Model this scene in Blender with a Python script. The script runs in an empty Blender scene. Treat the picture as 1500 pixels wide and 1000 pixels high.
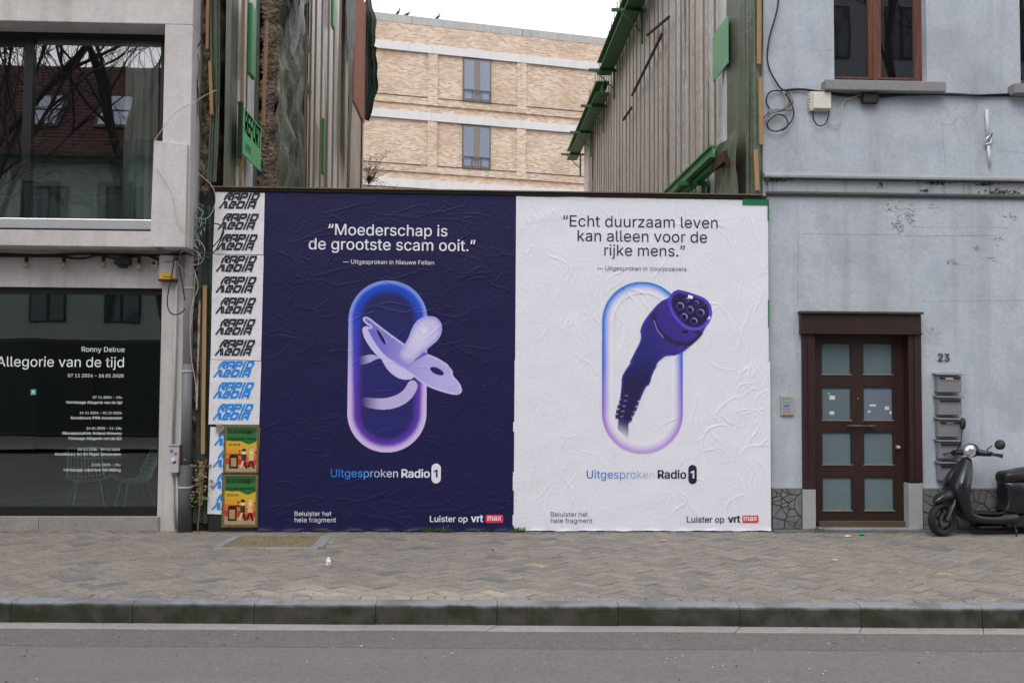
import bpy, bmesh, math, random, os
import numpy as np
from mathutils import Vector, Matrix
from mathutils.geometry import tessellate_polygon
random.seed(7); RNG = np.random.default_rng(7)
S = bpy.context.scene; COL = S.collection
# ---------------------------------------------------------------- camera, sky, sun, exposure
F = 1458.0; YAW = math.radians(2.5); PIT = math.radians(2.54); ROL = math.radians(.36)
CAMP = np.array([0, -12.36, 1.8])
_f = np.array([math.sin(YAW)*math.cos(PIT), math.cos(YAW)*math.cos(PIT), math.sin(PIT)])
_r = np.array([math.cos(YAW), -math.sin(YAW), 0]); _u = np.cross(_r, _f)
R2 = _r*math.cos(ROL)+_u*math.sin(ROL); U2 = -_r*math.sin(ROL)+_u*math.cos(ROL)
cd = bpy.data.cameras.new('camera'); cam = bpy.data.objects.new('camera', cd); COL.objects.link(cam)
cd.lens = 35*F/1458; cd.sensor_width = 36; cd.clip_end = 3000; cd.clip_start = .1
cam.matrix_world = Matrix(((R2[0], U2[0], -_f[0], CAMP[0]), (R2[1], U2[1], -_f[1], CAMP[1]), (R2[2], U2[2], -_f[2], CAMP[2]), (0, 0, 0, 1)))
S.camera = cam
w = bpy.data.worlds.new('World'); S.world = w; w.use_nodes = True
nt = w.node_tree; nt.nodes.clear()
sky = nt.nodes.new('ShaderNodeTexSky'); sky.sky_type = 'NISHITA'; sky.sun_disc = False
sky.sun_elevation = math.radians(52); sky.sun_rotation = math.radians(200); sky.air_density = 1.0; sky.dust_density = 4.0
hs = nt.nodes.new('ShaderNodeHueSaturation'); hs.inputs['Saturation'].default_value = .16
mx = nt.nodes.new('ShaderNodeMixRGB'); mx.inputs[0].default_value = .6; mx.inputs[2].default_value = (11.5, 11.4, 11.9, 1)   # the even white cloud cover
bg = nt.nodes.new('ShaderNodeBackground'); bg.inputs[1].default_value = .15
ow = nt.nodes.new('ShaderNodeOutputWorld')
nt.links.new(sky.outputs[0], hs.inputs['Color']); nt.links.new(hs.outputs[0], mx.inputs[1]); nt.links.new(mx.outputs[0], bg.inputs[0]); nt.links.new(bg.outputs[0], ow.inputs[0])
sd = bpy.data.lights.new('sun', 'SUN'); sd.energy = .9; sd.angle = math.radians(35); sd.color = (1, .97, .92)
sun = bpy.data.objects.new('sun', sd); COL.objects.link(sun)
_el, _az = math.radians(52), math.radians(200)
sun.rotation_euler = Vector((math.sin(_az)*math.cos(_el), math.cos(_az)*math.cos(_el), math.sin(_el))).to_track_quat('Z', 'Y').to_euler()
S.view_settings.view_transform = 'Standard'; S.view_settings.look = 'None'; S.view_settings.gamma = 1; S.view_settings.exposure = .26
S.cycles.max_bounces = 7; S.cycles.diffuse_bounces = 4; S.cycles.transparent_max_bounces = 16; S.cycles.use_denoising = True

# ---------------------------------------------------------------- measuring the photograph (pixel -> point on a plane of the place)
def hit(x, y, p, n):
    d = _f+R2*((x-750)/F)+U2*((500-y)/F); p = np.array(p, float); n = np.array(n, float)
    return CAMP+d*(((p-CAMP)@n)/(d@n))
def W(x, y, Y=0.0):
    h = hit(x, y, (0, Y, 0), (0, 1, 0)); return float(h[0]), float(h[2])
def onX(x, y, X):
    h = hit(x, y, (X, 0, 0), (1, 0, 0)); return float(h[1]), float(h[2])
def G(x, y, Z=0.0):
    h = hit(x, y, (0, 0, Z), (0, 0, 1)); return float(h[0]), float(h[1])
def rect(x0, y0, x1, y1, Y=0.0):                                     # box on the facade plane
    ym, xm = (y0+y1)/2, (x0+x1)/2
    return W(x0, ym, Y)[0], W(x1, ym, Y)[0], W(xm, y1, Y)[1], W(xm, y0, Y)[1]

# ---------------------------------------------------------------- building helpers
class MB:
    def __init__(s): s.v = []; s.f = []
    def add(s, v, f):
        n = len(s.v); s.v += [tuple(p) for p in v]; s.f += [tuple(i+n for i in q) for q in f]; return s
    def box(s, x0, x1, y0, y1, z0, z1, M=None):
        v = [(x, y, z) for z in (z0, z1) for y in (y0, y1) for x in (x0, x1)]
        if M is not None: v = [tuple(M@Vector(p)) for p in v]
        return s.add(v, [(0, 2, 3, 1), (4, 5, 7, 6), (0, 1, 5, 4), (2, 6, 7, 3), (0, 4, 6, 2), (1, 3, 7, 5)])
    def quad(s, a, b, c, d): return s.add([a, b, c, d], [(0, 1, 2, 3)])
    def prism(s, poly, y0, y1):                                      # polygon in x,z pushed along y
        n = len(poly); v = [(x, y0, z) for x, z in poly]+[(x, y1, z) for x, z in poly]
        return s.add(v, [tuple(range(n)), tuple(range(2*n-1, n-1, -1))]+[(i, i+n, (i+1) % n+n, (i+1) % n) for i in range(n)])
    def tube(s, pts, r, n=6, r1=None, cap=True):
        pts = [Vector(p) for p in pts]; m = len(pts); base = len(s.v); prev = None
        for i, p in enumerate(pts):
            t = (pts[min(i+1, m-1)]-pts[max(i-1, 0)]).normalized()
            if prev is None:
                a = Vector((0, 0, 1)) if abs(t.z) < .9 else Vector((1, 0, 0)); prev = (a-t*a.dot(t)).normalized()
            else:
                q = prev-t*prev.dot(t); prev = q.normalized() if q.length > 1e-6 else prev
            b = t.cross(prev); rr = r[i] if isinstance(r, (list, tuple)) else (r if r1 is None else r+(r1-r)*i/(m-1))
            for k in range(n):
                a = 2*math.pi*k/n; s.v.append(tuple(p+prev*math.cos(a)*rr+b*math.sin(a)*rr))
        for i in range(m-1):
            for k in range(n):
                s.f.append((base+i*n+k, base+i*n+(k+1) % n, base+(i+1)*n+(k+1) % n, base+(i+1)*n+k))
        if cap: s.f.append(tuple(base+k for k in range(n))[::-1]); s.f.append(tuple(base+(m-1)*n+k for k in range(n)))
        return s
    def lathe(s, prof, n=16, c=(0, 0, 0), axis='z'):
        b = len(s.v)
        for r, h in prof:
            for k in range(n):
                a = 2*math.pi*k/n; x, y = r*math.cos(a), r*math.sin(a)
                p = {'z': (x, y, h), 'y': (x, h, y), 'x': (h, x, y)}[axis]
                s.v.append((c[0]+p[0], c[1]+p[1], c[2]+p[2]))
        for i in range(len(prof)-1):
            for k in range(n): s.f.append((b+i*n+k, b+i*n+(k+1) % n, b+(i+1)*n+(k+1) % n, b+(i+1)*n+k))
        s.f.append(tuple(b+k for k in range(n))[::-1]); s.f.append(tuple(b+(len(prof)-1)*n+k for k in range(n)))
        return s
    def loft(s, rings):
        b = len(s.v); n = len(rings[0])
        for r in rings: s.v += [tuple(p) for p in r]
        for i in range(len(rings)-1):
            for k in range(n): s.f.append((b+i*n+k, b+i*n+(k+1) % n, b+(i+1)*n+(k+1) % n, b+(i+1)*n+k))
        s.f.append(tuple(b+k for k in range(n))[::-1]); s.f.append(tuple(b+(len(rings)-1)*n+k for k in range(n)))
        return s
    def grid(s, X, Y, Z):
        n, m = X.shape; b = len(s.v)
        s.v += list(zip(X.ravel().tolist(), Y.ravel().tolist(), Z.ravel().tolist()))
        s.f += [(b+i*m+j, b+i*m+j+1, b+(i+1)*m+j+1, b+(i+1)*m+j) for i in range(n-1) for j in range(m-1)]
        return s
    def mesh(s, name, mat=None, smooth=False):
        me = bpy.data.meshes.new(name); me.from_pydata(s.v, [], s.f); me.update()
        if mat: me.materials.append(mat)
        bm = bmesh.new(); bm.from_mesh(me); bmesh.ops.recalc_face_normals(bm, faces=bm.faces); bm.to_mesh(me); bm.free()
        if smooth: me.shade_smooth()
        return me
    def build(s, name, mat, parent=None, smooth=False, bev=0, sub=0, solid=0, **kw):
        me = s.mesh(name, mat, smooth); o = link(name, me, parent)
        if solid: m = o.modifiers.new('s', 'SOLIDIFY'); m.thickness = solid
        if bev: m = o.modifiers.new('b', 'BEVEL'); m.width = bev; m.segments = 2; m.limit_method = 'ANGLE'
        if sub: m = o.modifiers.new('u', 'SUBSURF'); m.levels = sub; m.render_levels = sub
        tag(o, **kw); return o
def link(name, data, parent=None):
    o = bpy.data.objects.new(name, data); COL.objects.link(o)
    if parent is not None: o.parent = parent
    return o
def tag(o, label=None, cat=None, group=None, kind=None):
    if label: o['label'] = label
    if cat: o['category'] = cat
    if group: o['group'] = group
    if kind: o['kind'] = kind
    return o
def thing(name, label, cat, loc=(0, 0, 0), rz=0, group=None):
    o = link(name, None); o.location = loc; o.rotation_euler = (0, 0, rz); bpy.context.view_layer.update(); return tag(o, label, cat, group)
def root0(name, label, cat, base, group=None):
    # parts are built in world numbers; the Empty stands at the thing's base
    o = thing(name, label, cat, base, 0, group); o['_w'] = 1; return o
_roots = []
def settle():
    for o in [o for o in COL.objects if o.get('_w')]:
        for c in o.children: c.matrix_parent_inverse = Matrix.Translation(-Vector(o.location))
        del o['_w']
def copytree(o, parent=None):
    c = o.copy(); COL.objects.link(c); c.parent = parent
    for ch in list(o.children):
        copytree(ch, c)
    return c

# ---------------------------------------------------------------- materials
MATS = {}
def mat(name, col, rough=.75, var=.12, scale=3, bump=.15, bscale=60, metal=0, spec=.4, col2=None, mscale=1.2, mamt=.5, stretch=None, dist=.004, attr=None):
    if name in MATS: return MATS[name]
    m = bpy.data.materials.new(name); MATS[name] = m; m.use_nodes = True; n = m.node_tree.nodes; L = m.node_tree.links
    p = n['Principled BSDF']; p.inputs['Roughness'].default_value = rough; p.inputs['Metallic'].default_value = metal; p.inputs['Specular IOR Level'].default_value = spec
    tc = n.new('ShaderNodeNewGeometry') if not attr == 'obj' else n.new('ShaderNodeTexCoord')
    vec = tc.outputs['Position'] if attr != 'obj' else tc.outputs['Object']
    if stretch:
        mp = n.new('ShaderNodeMapping'); mp.inputs['Scale'].default_value = stretch; L.new(vec, mp.inputs[0]); vec = mp.outputs[0]
    def noise(sc, det=6, ro=.6):
        t = n.new('ShaderNodeTexNoise'); t.inputs['Scale'].default_value = sc; t.inputs['Detail'].default_value = det; t.inputs['Roughness'].default_value = ro; L.new(vec, t.inputs['Vector']); return t.outputs[0]
    base = None
    if attr and attr != 'obj':
        a = n.new('ShaderNodeAttribute'); a.attribute_name = attr; base = a.outputs['Color']
    else:
        r = n.new('ShaderNodeRGB'); r.outputs[0].default_value = (*col, 1); base = r.outputs[0]
    if col2:
        cr = n.new('ShaderNodeValToRGB'); cr.color_ramp.elements[0].position = .5-.12; cr.color_ramp.elements[1].position = .5+.16; L.new(noise(mscale), cr.inputs[0])
        mu = n.new('ShaderNodeMath'); mu.operation = 'MULTIPLY'; mu.inputs[1].default_value = mamt; L.new(cr.outputs[0], mu.inputs[0])
        q = n.new('ShaderNodeMixRGB'); q.inputs[2].default_value = (*col2, 1); L.new(mu.outputs[0], q.inputs[0]); L.new(base, q.inputs[1]); base = q.outputs[0]
    if var:
        for sc, am in ((scale, var), (scale*9, var*.7)):
            mr = n.new('ShaderNodeMapRange'); mr.inputs[1].default_value = .25; mr.inputs[2].default_value = .75; mr.inputs[3].default_value = 1-am; mr.inputs[4].default_value = 1+am; L.new(noise(sc), mr.inputs[0])
            q = n.new('ShaderNodeVectorMath'); q.operation = 'SCALE'; L.new(base, q.inputs[0]); L.new(mr.outputs[0], q.inputs['Scale']); base = q.outputs[0]
    L.new(base, p.inputs['Base Color'])
    if bump:
        b = n.new('ShaderNodeBump'); b.inputs['Strength'].default_value = min(1, bump*3); b.inputs['Distance'].default_value = dist; L.new(noise(bscale), b.inputs['Height']); L.new(b.outputs[0], p.inputs['Normal'])
    return m
def N(m): return m.node_tree.nodes, m.node_tree.links, m.node_tree.nodes['Principled BSDF']
def glass(name, refl=.12, tint=(.8, .85, .85), rough=0.0, through=1.0):
    m = bpy.data.materials.new(name); MATS[name] = m; m.use_nodes = True; n = m.node_tree.nodes; L = m.node_tree.links; n.clear()
    out = n.new('ShaderNodeOutputMaterial'); tr = n.new('ShaderNodeBsdfTransparent'); tr.inputs[0].default_value = (*tint, 1)
    gl = n.new('ShaderNodeBsdfGlossy'); gl.inputs['Roughness'].default_value = rough; mixn = n.new('ShaderNodeMixShader')
    fr = n.new('ShaderNodeFresnel'); fr.inputs[0].default_value = 1.5
    a = n.new('ShaderNodeMath'); a.operation = 'ADD'; a.inputs[1].default_value = refl-.04; a.use_clamp = True
    L.new(fr.outputs[0], a.inputs[0]); L.new(a.outputs[0], mixn.inputs[0]); L.new(tr.outputs[0], mixn.inputs[1]); L.new(gl.outputs[0], mixn.inputs[2]); L.new(mixn.outputs[0], out.inputs[0])
    # slight waviness of real float glass
    tc = n.new('ShaderNodeNewGeometry'); no = n.new('ShaderNodeTexNoise'); no.inputs['Scale'].default_value = 1.1; L.new(tc.outputs['Position'], no.inputs['Vector'])
    b = n.new('ShaderNodeBump'); b.inputs['Strength'].default_value = .5; b.inputs['Distance'].default_value = .0014; L.new(no.outputs[0], b.inputs['Height']); L.new(b.outputs[0], gl.inputs['Normal'])
    return m
def srgb(r, g, b):
    return tuple(((c/255)/12.92 if c/255 <= .04045 else ((c/255+.055)/1.055)**2.4) for c in (r, g, b))

plaster = mat('grey blue plaster', (.435, .475, .530), .85, .06, .5, .25, 14, spec=.25, col2=(.35, .395, .455), mscale=.55, mamt=.45, dist=.006)
def add_streaks(m, amount=.16, colr=(.17, .18, .18), sc=(5, 5, .25), lo=.52, hi=.75):
    n, L, p = N(m); src = p.inputs['Base Color'].links[0].from_socket
    g = n.new('ShaderNodeNewGeometry'); mp = n.new('ShaderNodeMapping'); mp.inputs['Scale'].default_value = sc; L.new(g.outputs['Position'], mp.inputs[0])
    t = n.new('ShaderNodeTexNoise'); t.inputs['Scale'].default_value = 1; t.inputs['Detail'].default_value = 7; L.new(mp.outputs[0], t.inputs['Vector'])
    r = n.new('ShaderNodeMapRange'); r.inputs[1].default_value = lo; r.inputs[2].default_value = hi; r.inputs[4].default_value = amount*3; L.new(t.outputs[0], r.inputs[0])
    q = n.new('ShaderNodeMixRGB'); q.inputs[2].default_value = (*colr, 1); L.new(r.outputs[0], q.inputs[0]); L.new(src, q.inputs[1]); L.new(q.outputs[0], p.inputs['Base Color'])
def speckle(m, scale, amt, sc2=None):
    n, L, p = N(m); src = p.inputs['Base Color'].links[0].from_socket
    g = n.new('ShaderNodeNewGeometry')
    for sc in (scale, sc2 or scale*2.7):
        t = n.new('ShaderNodeTexNoise'); t.inputs['Scale'].default_value = sc; t.inputs['Detail'].default_value = 2; L.new(g.outputs['Position'], t.inputs['Vector'])
        r = n.new('ShaderNodeMapRange'); r.inputs[1].default_value = .3; r.inputs[2].default_value = .7; r.inputs[3].default_value = 1-amt; r.inputs[4].default_value = 1+amt; L.new(t.outputs[0], r.inputs[0])
        q = n.new('ShaderNodeVectorMath'); q.operation = 'SCALE'; L.new(src, q.inputs[0]); L.new(r.outputs[0], q.inputs['Scale']); src = q.outputs[0]
    L.new(src, p.inputs['Base Color'])
add_streaks(plaster, .10); add_streaks(plaster, .13, (.27, .285, .30), (.9, .9, .6), .50, .66); speckle(plaster, 16, .05)
add_streaks(plaster, .07, (.24, .27, .31), (2.2, 2.2, 2.2), .5, .62)
concrete = mat('pale painted concrete', (.57, .55, .54), .85, .05, 1.2, .35, 45, spec=.2, col2=(.40, .375, .36), mscale=1.3, mamt=.5, dist=.006)
add_streaks(concrete, .10, (.2, .19, .17), (6, 6, .5))
speckle(concrete, 22, .04)
bluestone = mat('blue limestone', (.24, .25, .27), .7, .15, 2, .4, 90, col2=(.17, .175, .185), mscale=3)
dark_frame = mat('black aluminium', (.012, .013, .016), .35, .05, bump=0)
silver = mat('brushed aluminium', (.62, .63, .65), .3, .04, bump=0, metal=.6)
asphalt = mat('worn asphalt', (.170, .153, .147), .85, .06, 3, .9, 170, spec=.3, col2=(.150, .135, .13), mscale=1.5, dist=.006)
gutter_m = mat('pale gutter concrete', (.29, .275, .265), .8, .1, 3, .5, 120, col2=(.2, .19, .18), mscale=2)
speckle(asphalt, 32, .15)
soil = mat('sandy joint soil', (.36, .33, .20), .95, .3, 6, .8, 90, col2=(.05, .05, .032), mscale=1.6, mamt=.9, dist=.01)
wood_red = mat('dark brown painted wood', (.030, .0125, .0105), .45, .2, 3, .2, 60, stretch=(8, 8, .6), col2=(.022, .009, .008))
wood_brown = mat('worn red brown window wood', (.11, .034, .018), .5, .22, 3, .3, 60, stretch=(10, 10, .8), col2=(.17, .075, .045), mscale=3, mamt=.6)
lath = mat('raw pine lath', (.32, .20, .095), .7, .2, 2, .3, 40, stretch=(10, 10, .8))
old_lath = mat('weathered batten', (.27, .21, .155), .8, .25, 2, .3, 40, stretch=(10, 10, .8), col2=(.14, .11, .085))
tarp_green = mat('olive green tarpaulin', (.085, .110, .075), .42, .2, 1.5, .5, 25, spec=.5, col2=(.13, .155, .12), mscale=3, dist=.012)
tarp_dark = mat('dark green tarpaulin', (.032, .050, .038), .5, .2, 1.5, .5, 25, spec=.3, col2=(.06, .08, .062), mscale=3, dist=.012)
tarp_silver = mat('silver grey sheeting', (.62, .64, .66), .33, .10, 1.0, .8, 8, spec=.55, stretch=(1, 1, .25), col2=(.47, .48, .49), mscale=2, dist=.05)
tarp_taupe = mat('taupe grey sheeting', (.66, .645, .635), .36, .14, 1.0, .9, 9, spec=.55, stretch=(1, 1, .5), col2=(.47, .455, .44), mscale=2, dist=.06)
steel_green = mat('green painted steel', (.035, .145, .058), .5, .25, 2, .1, 50, col2=(.018, .07, .03), mscale=2)
steel_bright = mat('bright green steel', (.04, .235, .075), .45, .12, 2, .1, 50)
rust = mat('rusty steel', (.06, .028, .02), .8, .3, 6, .4, 80)
black_paint = mat('black painted boards', (.012, .013, .016), .6, .3, 5, .3, 70, col2=(.03, .03, .028), mscale=6)
green_paint = mat('green poster remains', (.01, .15, .055), .6, .1, bump=.1)
cable_m = mat('black cable', (.010, .012, .018), .5, 0, bump=0)
cable_w = mat('white cable', (.42, .41, .38), .5, .1, bump=0)
pvc = mat('grey downpipe', (.36, .36, .37), .5, .08, 1.5, .1, 40, col2=(.26, .255, .25), mscale=1.5)
pvc_dark = mat('dark grey downpipe', (.14, .145, .155), .5, .1, 2, .1, 40)
cast_iron = mat('old pipe foot', (.075, .078, .082), .7, .2, 4, .3, 60)
paper_white = mat('white poster paper', srgb(221, 222, 231), .5, .02, 2, .33, 20, spec=.35, dist=.006)
paper_blue = mat('midnight blue poster paper', (.0086, .0083, .058), .5, .08, 3, .35, 28, spec=.28, dist=.006)
paper_print = mat('printed artwork', (1, 1, 1), .5, .02, 2, .25, 55, spec=.35, attr='Col', dist=.0025)
ink_white = mat('white print', srgb(222, 222, 234), .55, .03, 20, .2, 55, dist=.002)
ink_navy = mat('navy print', (.013, .012, .045), .5, .1, 20, .2, 55, dist=.002)
ink_grey = mat('slate print', (.10, .10, .15), .5, .1, 20, 0)
ink_blue = mat('sky blue print', (.0, .24, .76), .5, .06, 20, .1, 55)
ink_red = mat('red badge print', (.78, .03, .07), .5, .05, 20, 0)
lettering = mat('white window lettering', (.80, .83, .86), .6, 0, bump=0)
light_stone = mat('pale grey stone block', (.33, .34, .35), .8, .08, 4, .3, 100, col2=(.25, .25, .245), mscale=5)
mortar = mat('dark mortar', (.05, .052, .055), .9, .25, 8, .4, 90)
crazy = mat('slate crazy paving', (.165, .17, .178), .75, .18, 5, .4, 60, col2=(.085, .085, .082), mscale=8)
mailbox_m = mat('grey enamel mailbox', (.19, .195, .215), .45, .08, 3, .05, 60)
beige_plastic = mat('cream plastic', (.52, .50, .44), .5, .05, bump=0)
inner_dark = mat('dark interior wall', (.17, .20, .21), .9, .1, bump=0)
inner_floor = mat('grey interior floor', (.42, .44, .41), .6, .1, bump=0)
curtain_m = mat('cream curtain', (.78, .78, .68), .8, .05, 3, .1, 40)
leaf_m = mat('weed leaves', (.045, .12, .02), .6, .3, 20, 0)
dry_m = mat('dry debris', (.16, .11, .06), .9, .4, 20, 0)
plain_glass = glass('clear window glass', .12, (.80, .92, .90))
upper_glass = glass('reflective window glass', .22, (.90, .94, .95))
tint_glass = glass('greenish balustrade glass', .08, (.90, .95, .935))
old_glass = glass('old window glass', .16, (.60, .62, .65))
# ---------------------------------------------------------------- the setting: ground, road, kerb, pavement
def sheet(name, pts, z, m, **kw):
    return MB().add([(x, y, z) for x, y in pts], [tuple(range(len(pts)))]).build(name, m, **kw)
sheet('ground', [(-800, -800), (800, -800), (800, 800), (-800, 800)], -.26, mat('far ground', (.09, .085, .08), .9, .1, 1), kind='structure')
TK = math.atan(-.042); KU = Vector((math.cos(TK), math.sin(TK), 0)); KN = Vector((-math.sin(TK), math.cos(TK), 0)); KO = Vector((.375, -4.08, 0))
def K(u, v, z=0): p = KO+KU*u+KN*v; return (p.x, p.y, z)
def toK(x, y): d = Vector((x, y, 0))-KO; return d.dot(KU), d.dot(KN)
road = sheet('road', [K(-60, -.21)[:2], K(60, -.21)[:2], K(60, -12.2)[:2], K(-60, -12.2)[:2]][::-1], -.172, asphalt, kind='structure')
# darker worn band and pale aggregate in the asphalt
n_, L_, p_ = N(asphalt); src = p_.inputs['Base Color'].links[0].from_socket
g_ = n_.new('ShaderNodeNewGeometry'); vo = n_.new('ShaderNodeTexVoronoi'); vo.inputs['Scale'].default_value = 45; L_.new(g_.outputs['Position'], vo.inputs['Vector'])
mr = n_.new('ShaderNodeMapRange'); mr.inputs[1].default_value = .10; mr.inputs[2].default_value = .16; mr.inputs[3].default_value = .35; mr.inputs[4].default_value = 0; L_.new(vo.outputs['Distance'], mr.inputs[0])
q = n_.new('ShaderNodeMixRGB'); q.inputs[2].default_value = (.21, .20, .19, 1); L_.new(mr.outputs[0], q.inputs[0]); L_.new(src, q.inputs[1]); L_.new(q.outputs[0], p_.inputs['Base Color'])
add_streaks(asphalt, .10, (.14, .125, .12), (.05, 2.2, 1), .45, .60)
sheet('opposite_pavement', [K(-60, -12.2)[:2], K(60, -12.2)[:2], (60, -24), (-60, -24)][::-1], -.05, gutter_m, kind='structure')
# kerb of one-metre bluestones, dark moss on the face
kerb_m = mat('mossy kerb stone', (.215, .228, .25), .75, .1, 2, .4, 80, col2=(.17, .18, .19), mscale=2.5)
n_, L_, p_ = N(kerb_m); src = p_.inputs['Base Color'].links[0].from_socket
g_ = n_.new('ShaderNodeNewGeometry'); sx = n_.new('ShaderNodeSeparateXYZ'); L_.new(g_.outputs['Position'], sx.inputs[0])
no = n_.new('ShaderNodeTexNoise'); no.inputs['Scale'].default_value = 5; no.inputs['Detail'].default_value = 9; L_.new(g_.outputs['Position'], no.inputs['Vector'])
ad = n_.new('ShaderNodeMath'); ad.operation = 'MULTIPLY_ADD'; ad.inputs[1].default_value = .05; L_.new(no.outputs[0], ad.inputs[0]); L_.new(sx.outputs['Z'], ad.inputs[2])
mr = n_.new('ShaderNodeMapRange'); mr.inputs[1].default_value = .020; mr.inputs[2].default_value = -.004; L_.new(ad.outputs[0], mr.inputs[0])
cr = n_.new('ShaderNodeValToRGB'); cr.color_ramp.elements[0].position = .4; cr.color_ramp.elements[0].color = (.022, .025, .011, 1); cr.color_ramp.elements[1].position = .62; cr.color_ramp.elements[1].color = (.062, .058, .050, 1); L_.new(no.outputs[0], cr.inputs[0])
q = n_.new('ShaderNodeMixRGB'); L_.new(mr.outputs[0], q.inputs[0]); L_.new(src, q.inputs[1]); L_.new(cr.outputs[0], q.inputs[2]); L_.new(q.outputs[0], p_.inputs['Base Color']); add_streaks(kerb_m, .14, (.04, .038, .03), (2.2, 2.2, 9), .5, .62); speckle(kerb_m, 24, .10)
kerb = MB().box(-60, 60, .02, .19, -.25, -.05).build('kerb', mortar, kind='structure')
kerb.matrix_world = Matrix.Translation(KO) @ Matrix.Rotation(TK, 4, 'Z')
gut = MB().box(-60, 60, -.20, -.005, -.25, -.185).build('gutter', mortar, kind='structure'); gut.matrix_world = kerb.matrix_world.copy()
u0 = toK(*G(728, 889, 0))[0]
speckle(gutter_m, 20, .08)
def kerb_profile(j):
    pr = [(.0, -.20), (.0, -.035), (.006, -.012), (.02, -.002), (.04, .0+j), (.165, .002+j), (.165, -.2)]
    return pr
for k in range(-12, 13):
    if not -7 <= k <= 8: continue
    a, b = u0+k+.002, u0+k+.998; j = random.uniform(-.002, .003); pr = kerb_profile(j)
    m_ = MB(); n = len(pr); m_.add([(a, y, z) for y, z in pr]+[(b, y, z) for y, z in pr], [tuple(range(n)), tuple(range(2*n-1, n-1, -1))]+[(i, i+n, (i+1) % n+n, (i+1) % n) for i in range(n)])
    m_.build('kerb_stone', kerb_m, kerb, bev=.003)
    s = .09; gv = [(a+.002-s*.0, -.006), (b, -.006), (b-s, -.205), (a-s, -.205)]
    MB().add([(x, y, z) for z in (-.24, -.166+random.uniform(-.002, .002)) for x, y in gv], [(3, 2, 1, 0), (4, 5, 6, 7), (0, 1, 5, 4), (1, 2, 6, 5), (2, 3, 7, 6), (3, 0, 4, 7)]).build('gutter_slab', gutter_m, gut, bev=.002)

# clay pavers in a 45 degree herringbone
pave_m = mat('brown grey pavers', (1, 1, 1), .85, .15, 9, .6, 110, attr='Col', spec=.25, dist=.004); speckle(pave_m, 30, .12)
pavement = sheet('pavement', [K(-12, .16)[:2], K(13, .16)[:2], (13, .3), (-13, .3)], -.006, soil, kind='structure')
pit = [G(352, 784), G(478, 784), G(463, 802), G(316, 802)]
def inpoly(x, y, P):
    c = False; n = len(P)
    for i in range(n):
        x1, y1 = P[i]; x2, y2 = P[(i+1) % n]
        if (y1 > y) != (y2 > y) and x < (x2-x1)*(y-y1)/(y2-y1)+x1: c = not c
    return c
def clip(P, nx, ny, c):                                              # keep nx*x+ny*y <= c
    out = []
    for i in range(len(P)):
        a, b = P[i], P[(i+1) % len(P)]; da = nx*a[0]+ny*a[1]-c; db = nx*b[0]+ny*b[1]-c
        if da <= 0: out.append(a)
        if (da < 0) != (db < 0) and da != db:
            t = da/(da-db); out.append((a[0]+(b[0]-a[0])*t, a[1]+(b[1]-a[1])*t))
    return out
PW = .142; GP = .011
stones = []
for row in range(-85, 90):                                            # border row along the kerb
    a = row*PW; stones.append([(a+GP/2, .170), (a+PW-GP/2, .170), (a+PW-GP/2, .290), (a+GP/2, .290)])
c45 = math.cos(math.radians(45)); NN = 90
for i in range(-NN, NN):
    for j in range(-NN, NN):
        t = (i-j) % 4
        if t == 0: r = (i*PW, j*PW, (i+2)*PW, (j+1)*PW)
        elif t == 3: r = (i*PW, j*PW, (i+1)*PW, (j+2)*PW)
        else: continue
        cx, cy = (r[0]+r[2])/2, (r[1]+r[3])/2; u, v = (cx-cy)*c45, (cx+cy)*c45+2.2
        if not (-8.3 < u < 9.6 and .1 < v < 4.6): continue
        x0, y0, x1, y1 = r[0]+GP/2, r[1]+GP/2, r[2]-GP/2, r[3]-GP/2
        P = [((x-y)*c45, (x+y)*c45+2.2) for x, y in ((x0, y0), (x1, y0), (x1, y1), (x0, y1))]
        P = clip(P, 0, -1, -.305)
        if len(P) > 2: P = clip(P, -math.sin(TK)*-1, 0, 1e9)
        # up to the facade line y = .03
        if len(P) > 2: P = clip(P, KU.y, KN.y, .035-KO.y)
        if len(P) > 2: stones.append(P)
def patch(u, v):
    n1 = math.sin(u*3.1+v*2.3)*.5+math.sin(u*1.3-v*4.1+1)*.5
    return max(0, 1-abs(v-.40-.12*n1)/.36)*min(1, 2*max(0, 1-abs(u+.95)/1.7))
cand = []
for P in stones:
    cx = sum(p[0] for p in P)/len(P); cy = sum(p[1] for p in P)/len(P); wx, wy, _ = K(cx, cy)
    if inpoly(wx, wy, [(p[0]+(-.05 if i in (0, 3) else .05), p[1]+(.0 if i < 2 else -.04)) for i, p in enumerate(pit)]): continue
    ar = abs(sum(P[i][0]*P[(i+1) % len(P)][1]-P[(i+1) % len(P)][0]*P[i][1] for i in range(len(P))))/2
    if ar < .0006: continue
    d = Vector((wx, wy, 0))-Vector(CAMP); z = d.dot(Vector(_f)); px = 750+F*d.dot(Vector(R2))/z
    vis = 15 < px < 1485; cand.append((-(ar/z**3) if vis else 0, P, cx, cy))
cand.sort(key=lambda c: c[0])
def stone_geo(P, cx, cy, full):
    """top face slightly smaller, chamfered edge, sides down into the bed"""
    dz = random.gauss(0, .0022); tx, ty = random.gauss(0, .012), random.gauss(0, .012); n = len(P); vs = []
    for k, (s, z) in enumerate(((1.0, -.035), (1.0, -.006), (.0, 0))):
        for x, y in P:
            dx, dy = x-cx, y-cy; l = math.hypot(dx, dy) or 1
            if k == 2: f = max(0, 1-.0075/l); dx *= f; dy *= f
            vs.append((dx, dy, z+dz*(z > -.03)+(tx*dx+ty*dy if z > -.03 else 0)))
    fs = [tuple(range(2*n, 3*n))]+[(k*n+i, k*n+(i+1) % n, (k+1)*n+(i+1) % n, (k+1)*n+i) for k in (0, 1) for i in range(n)]
    return vs, fs
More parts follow.
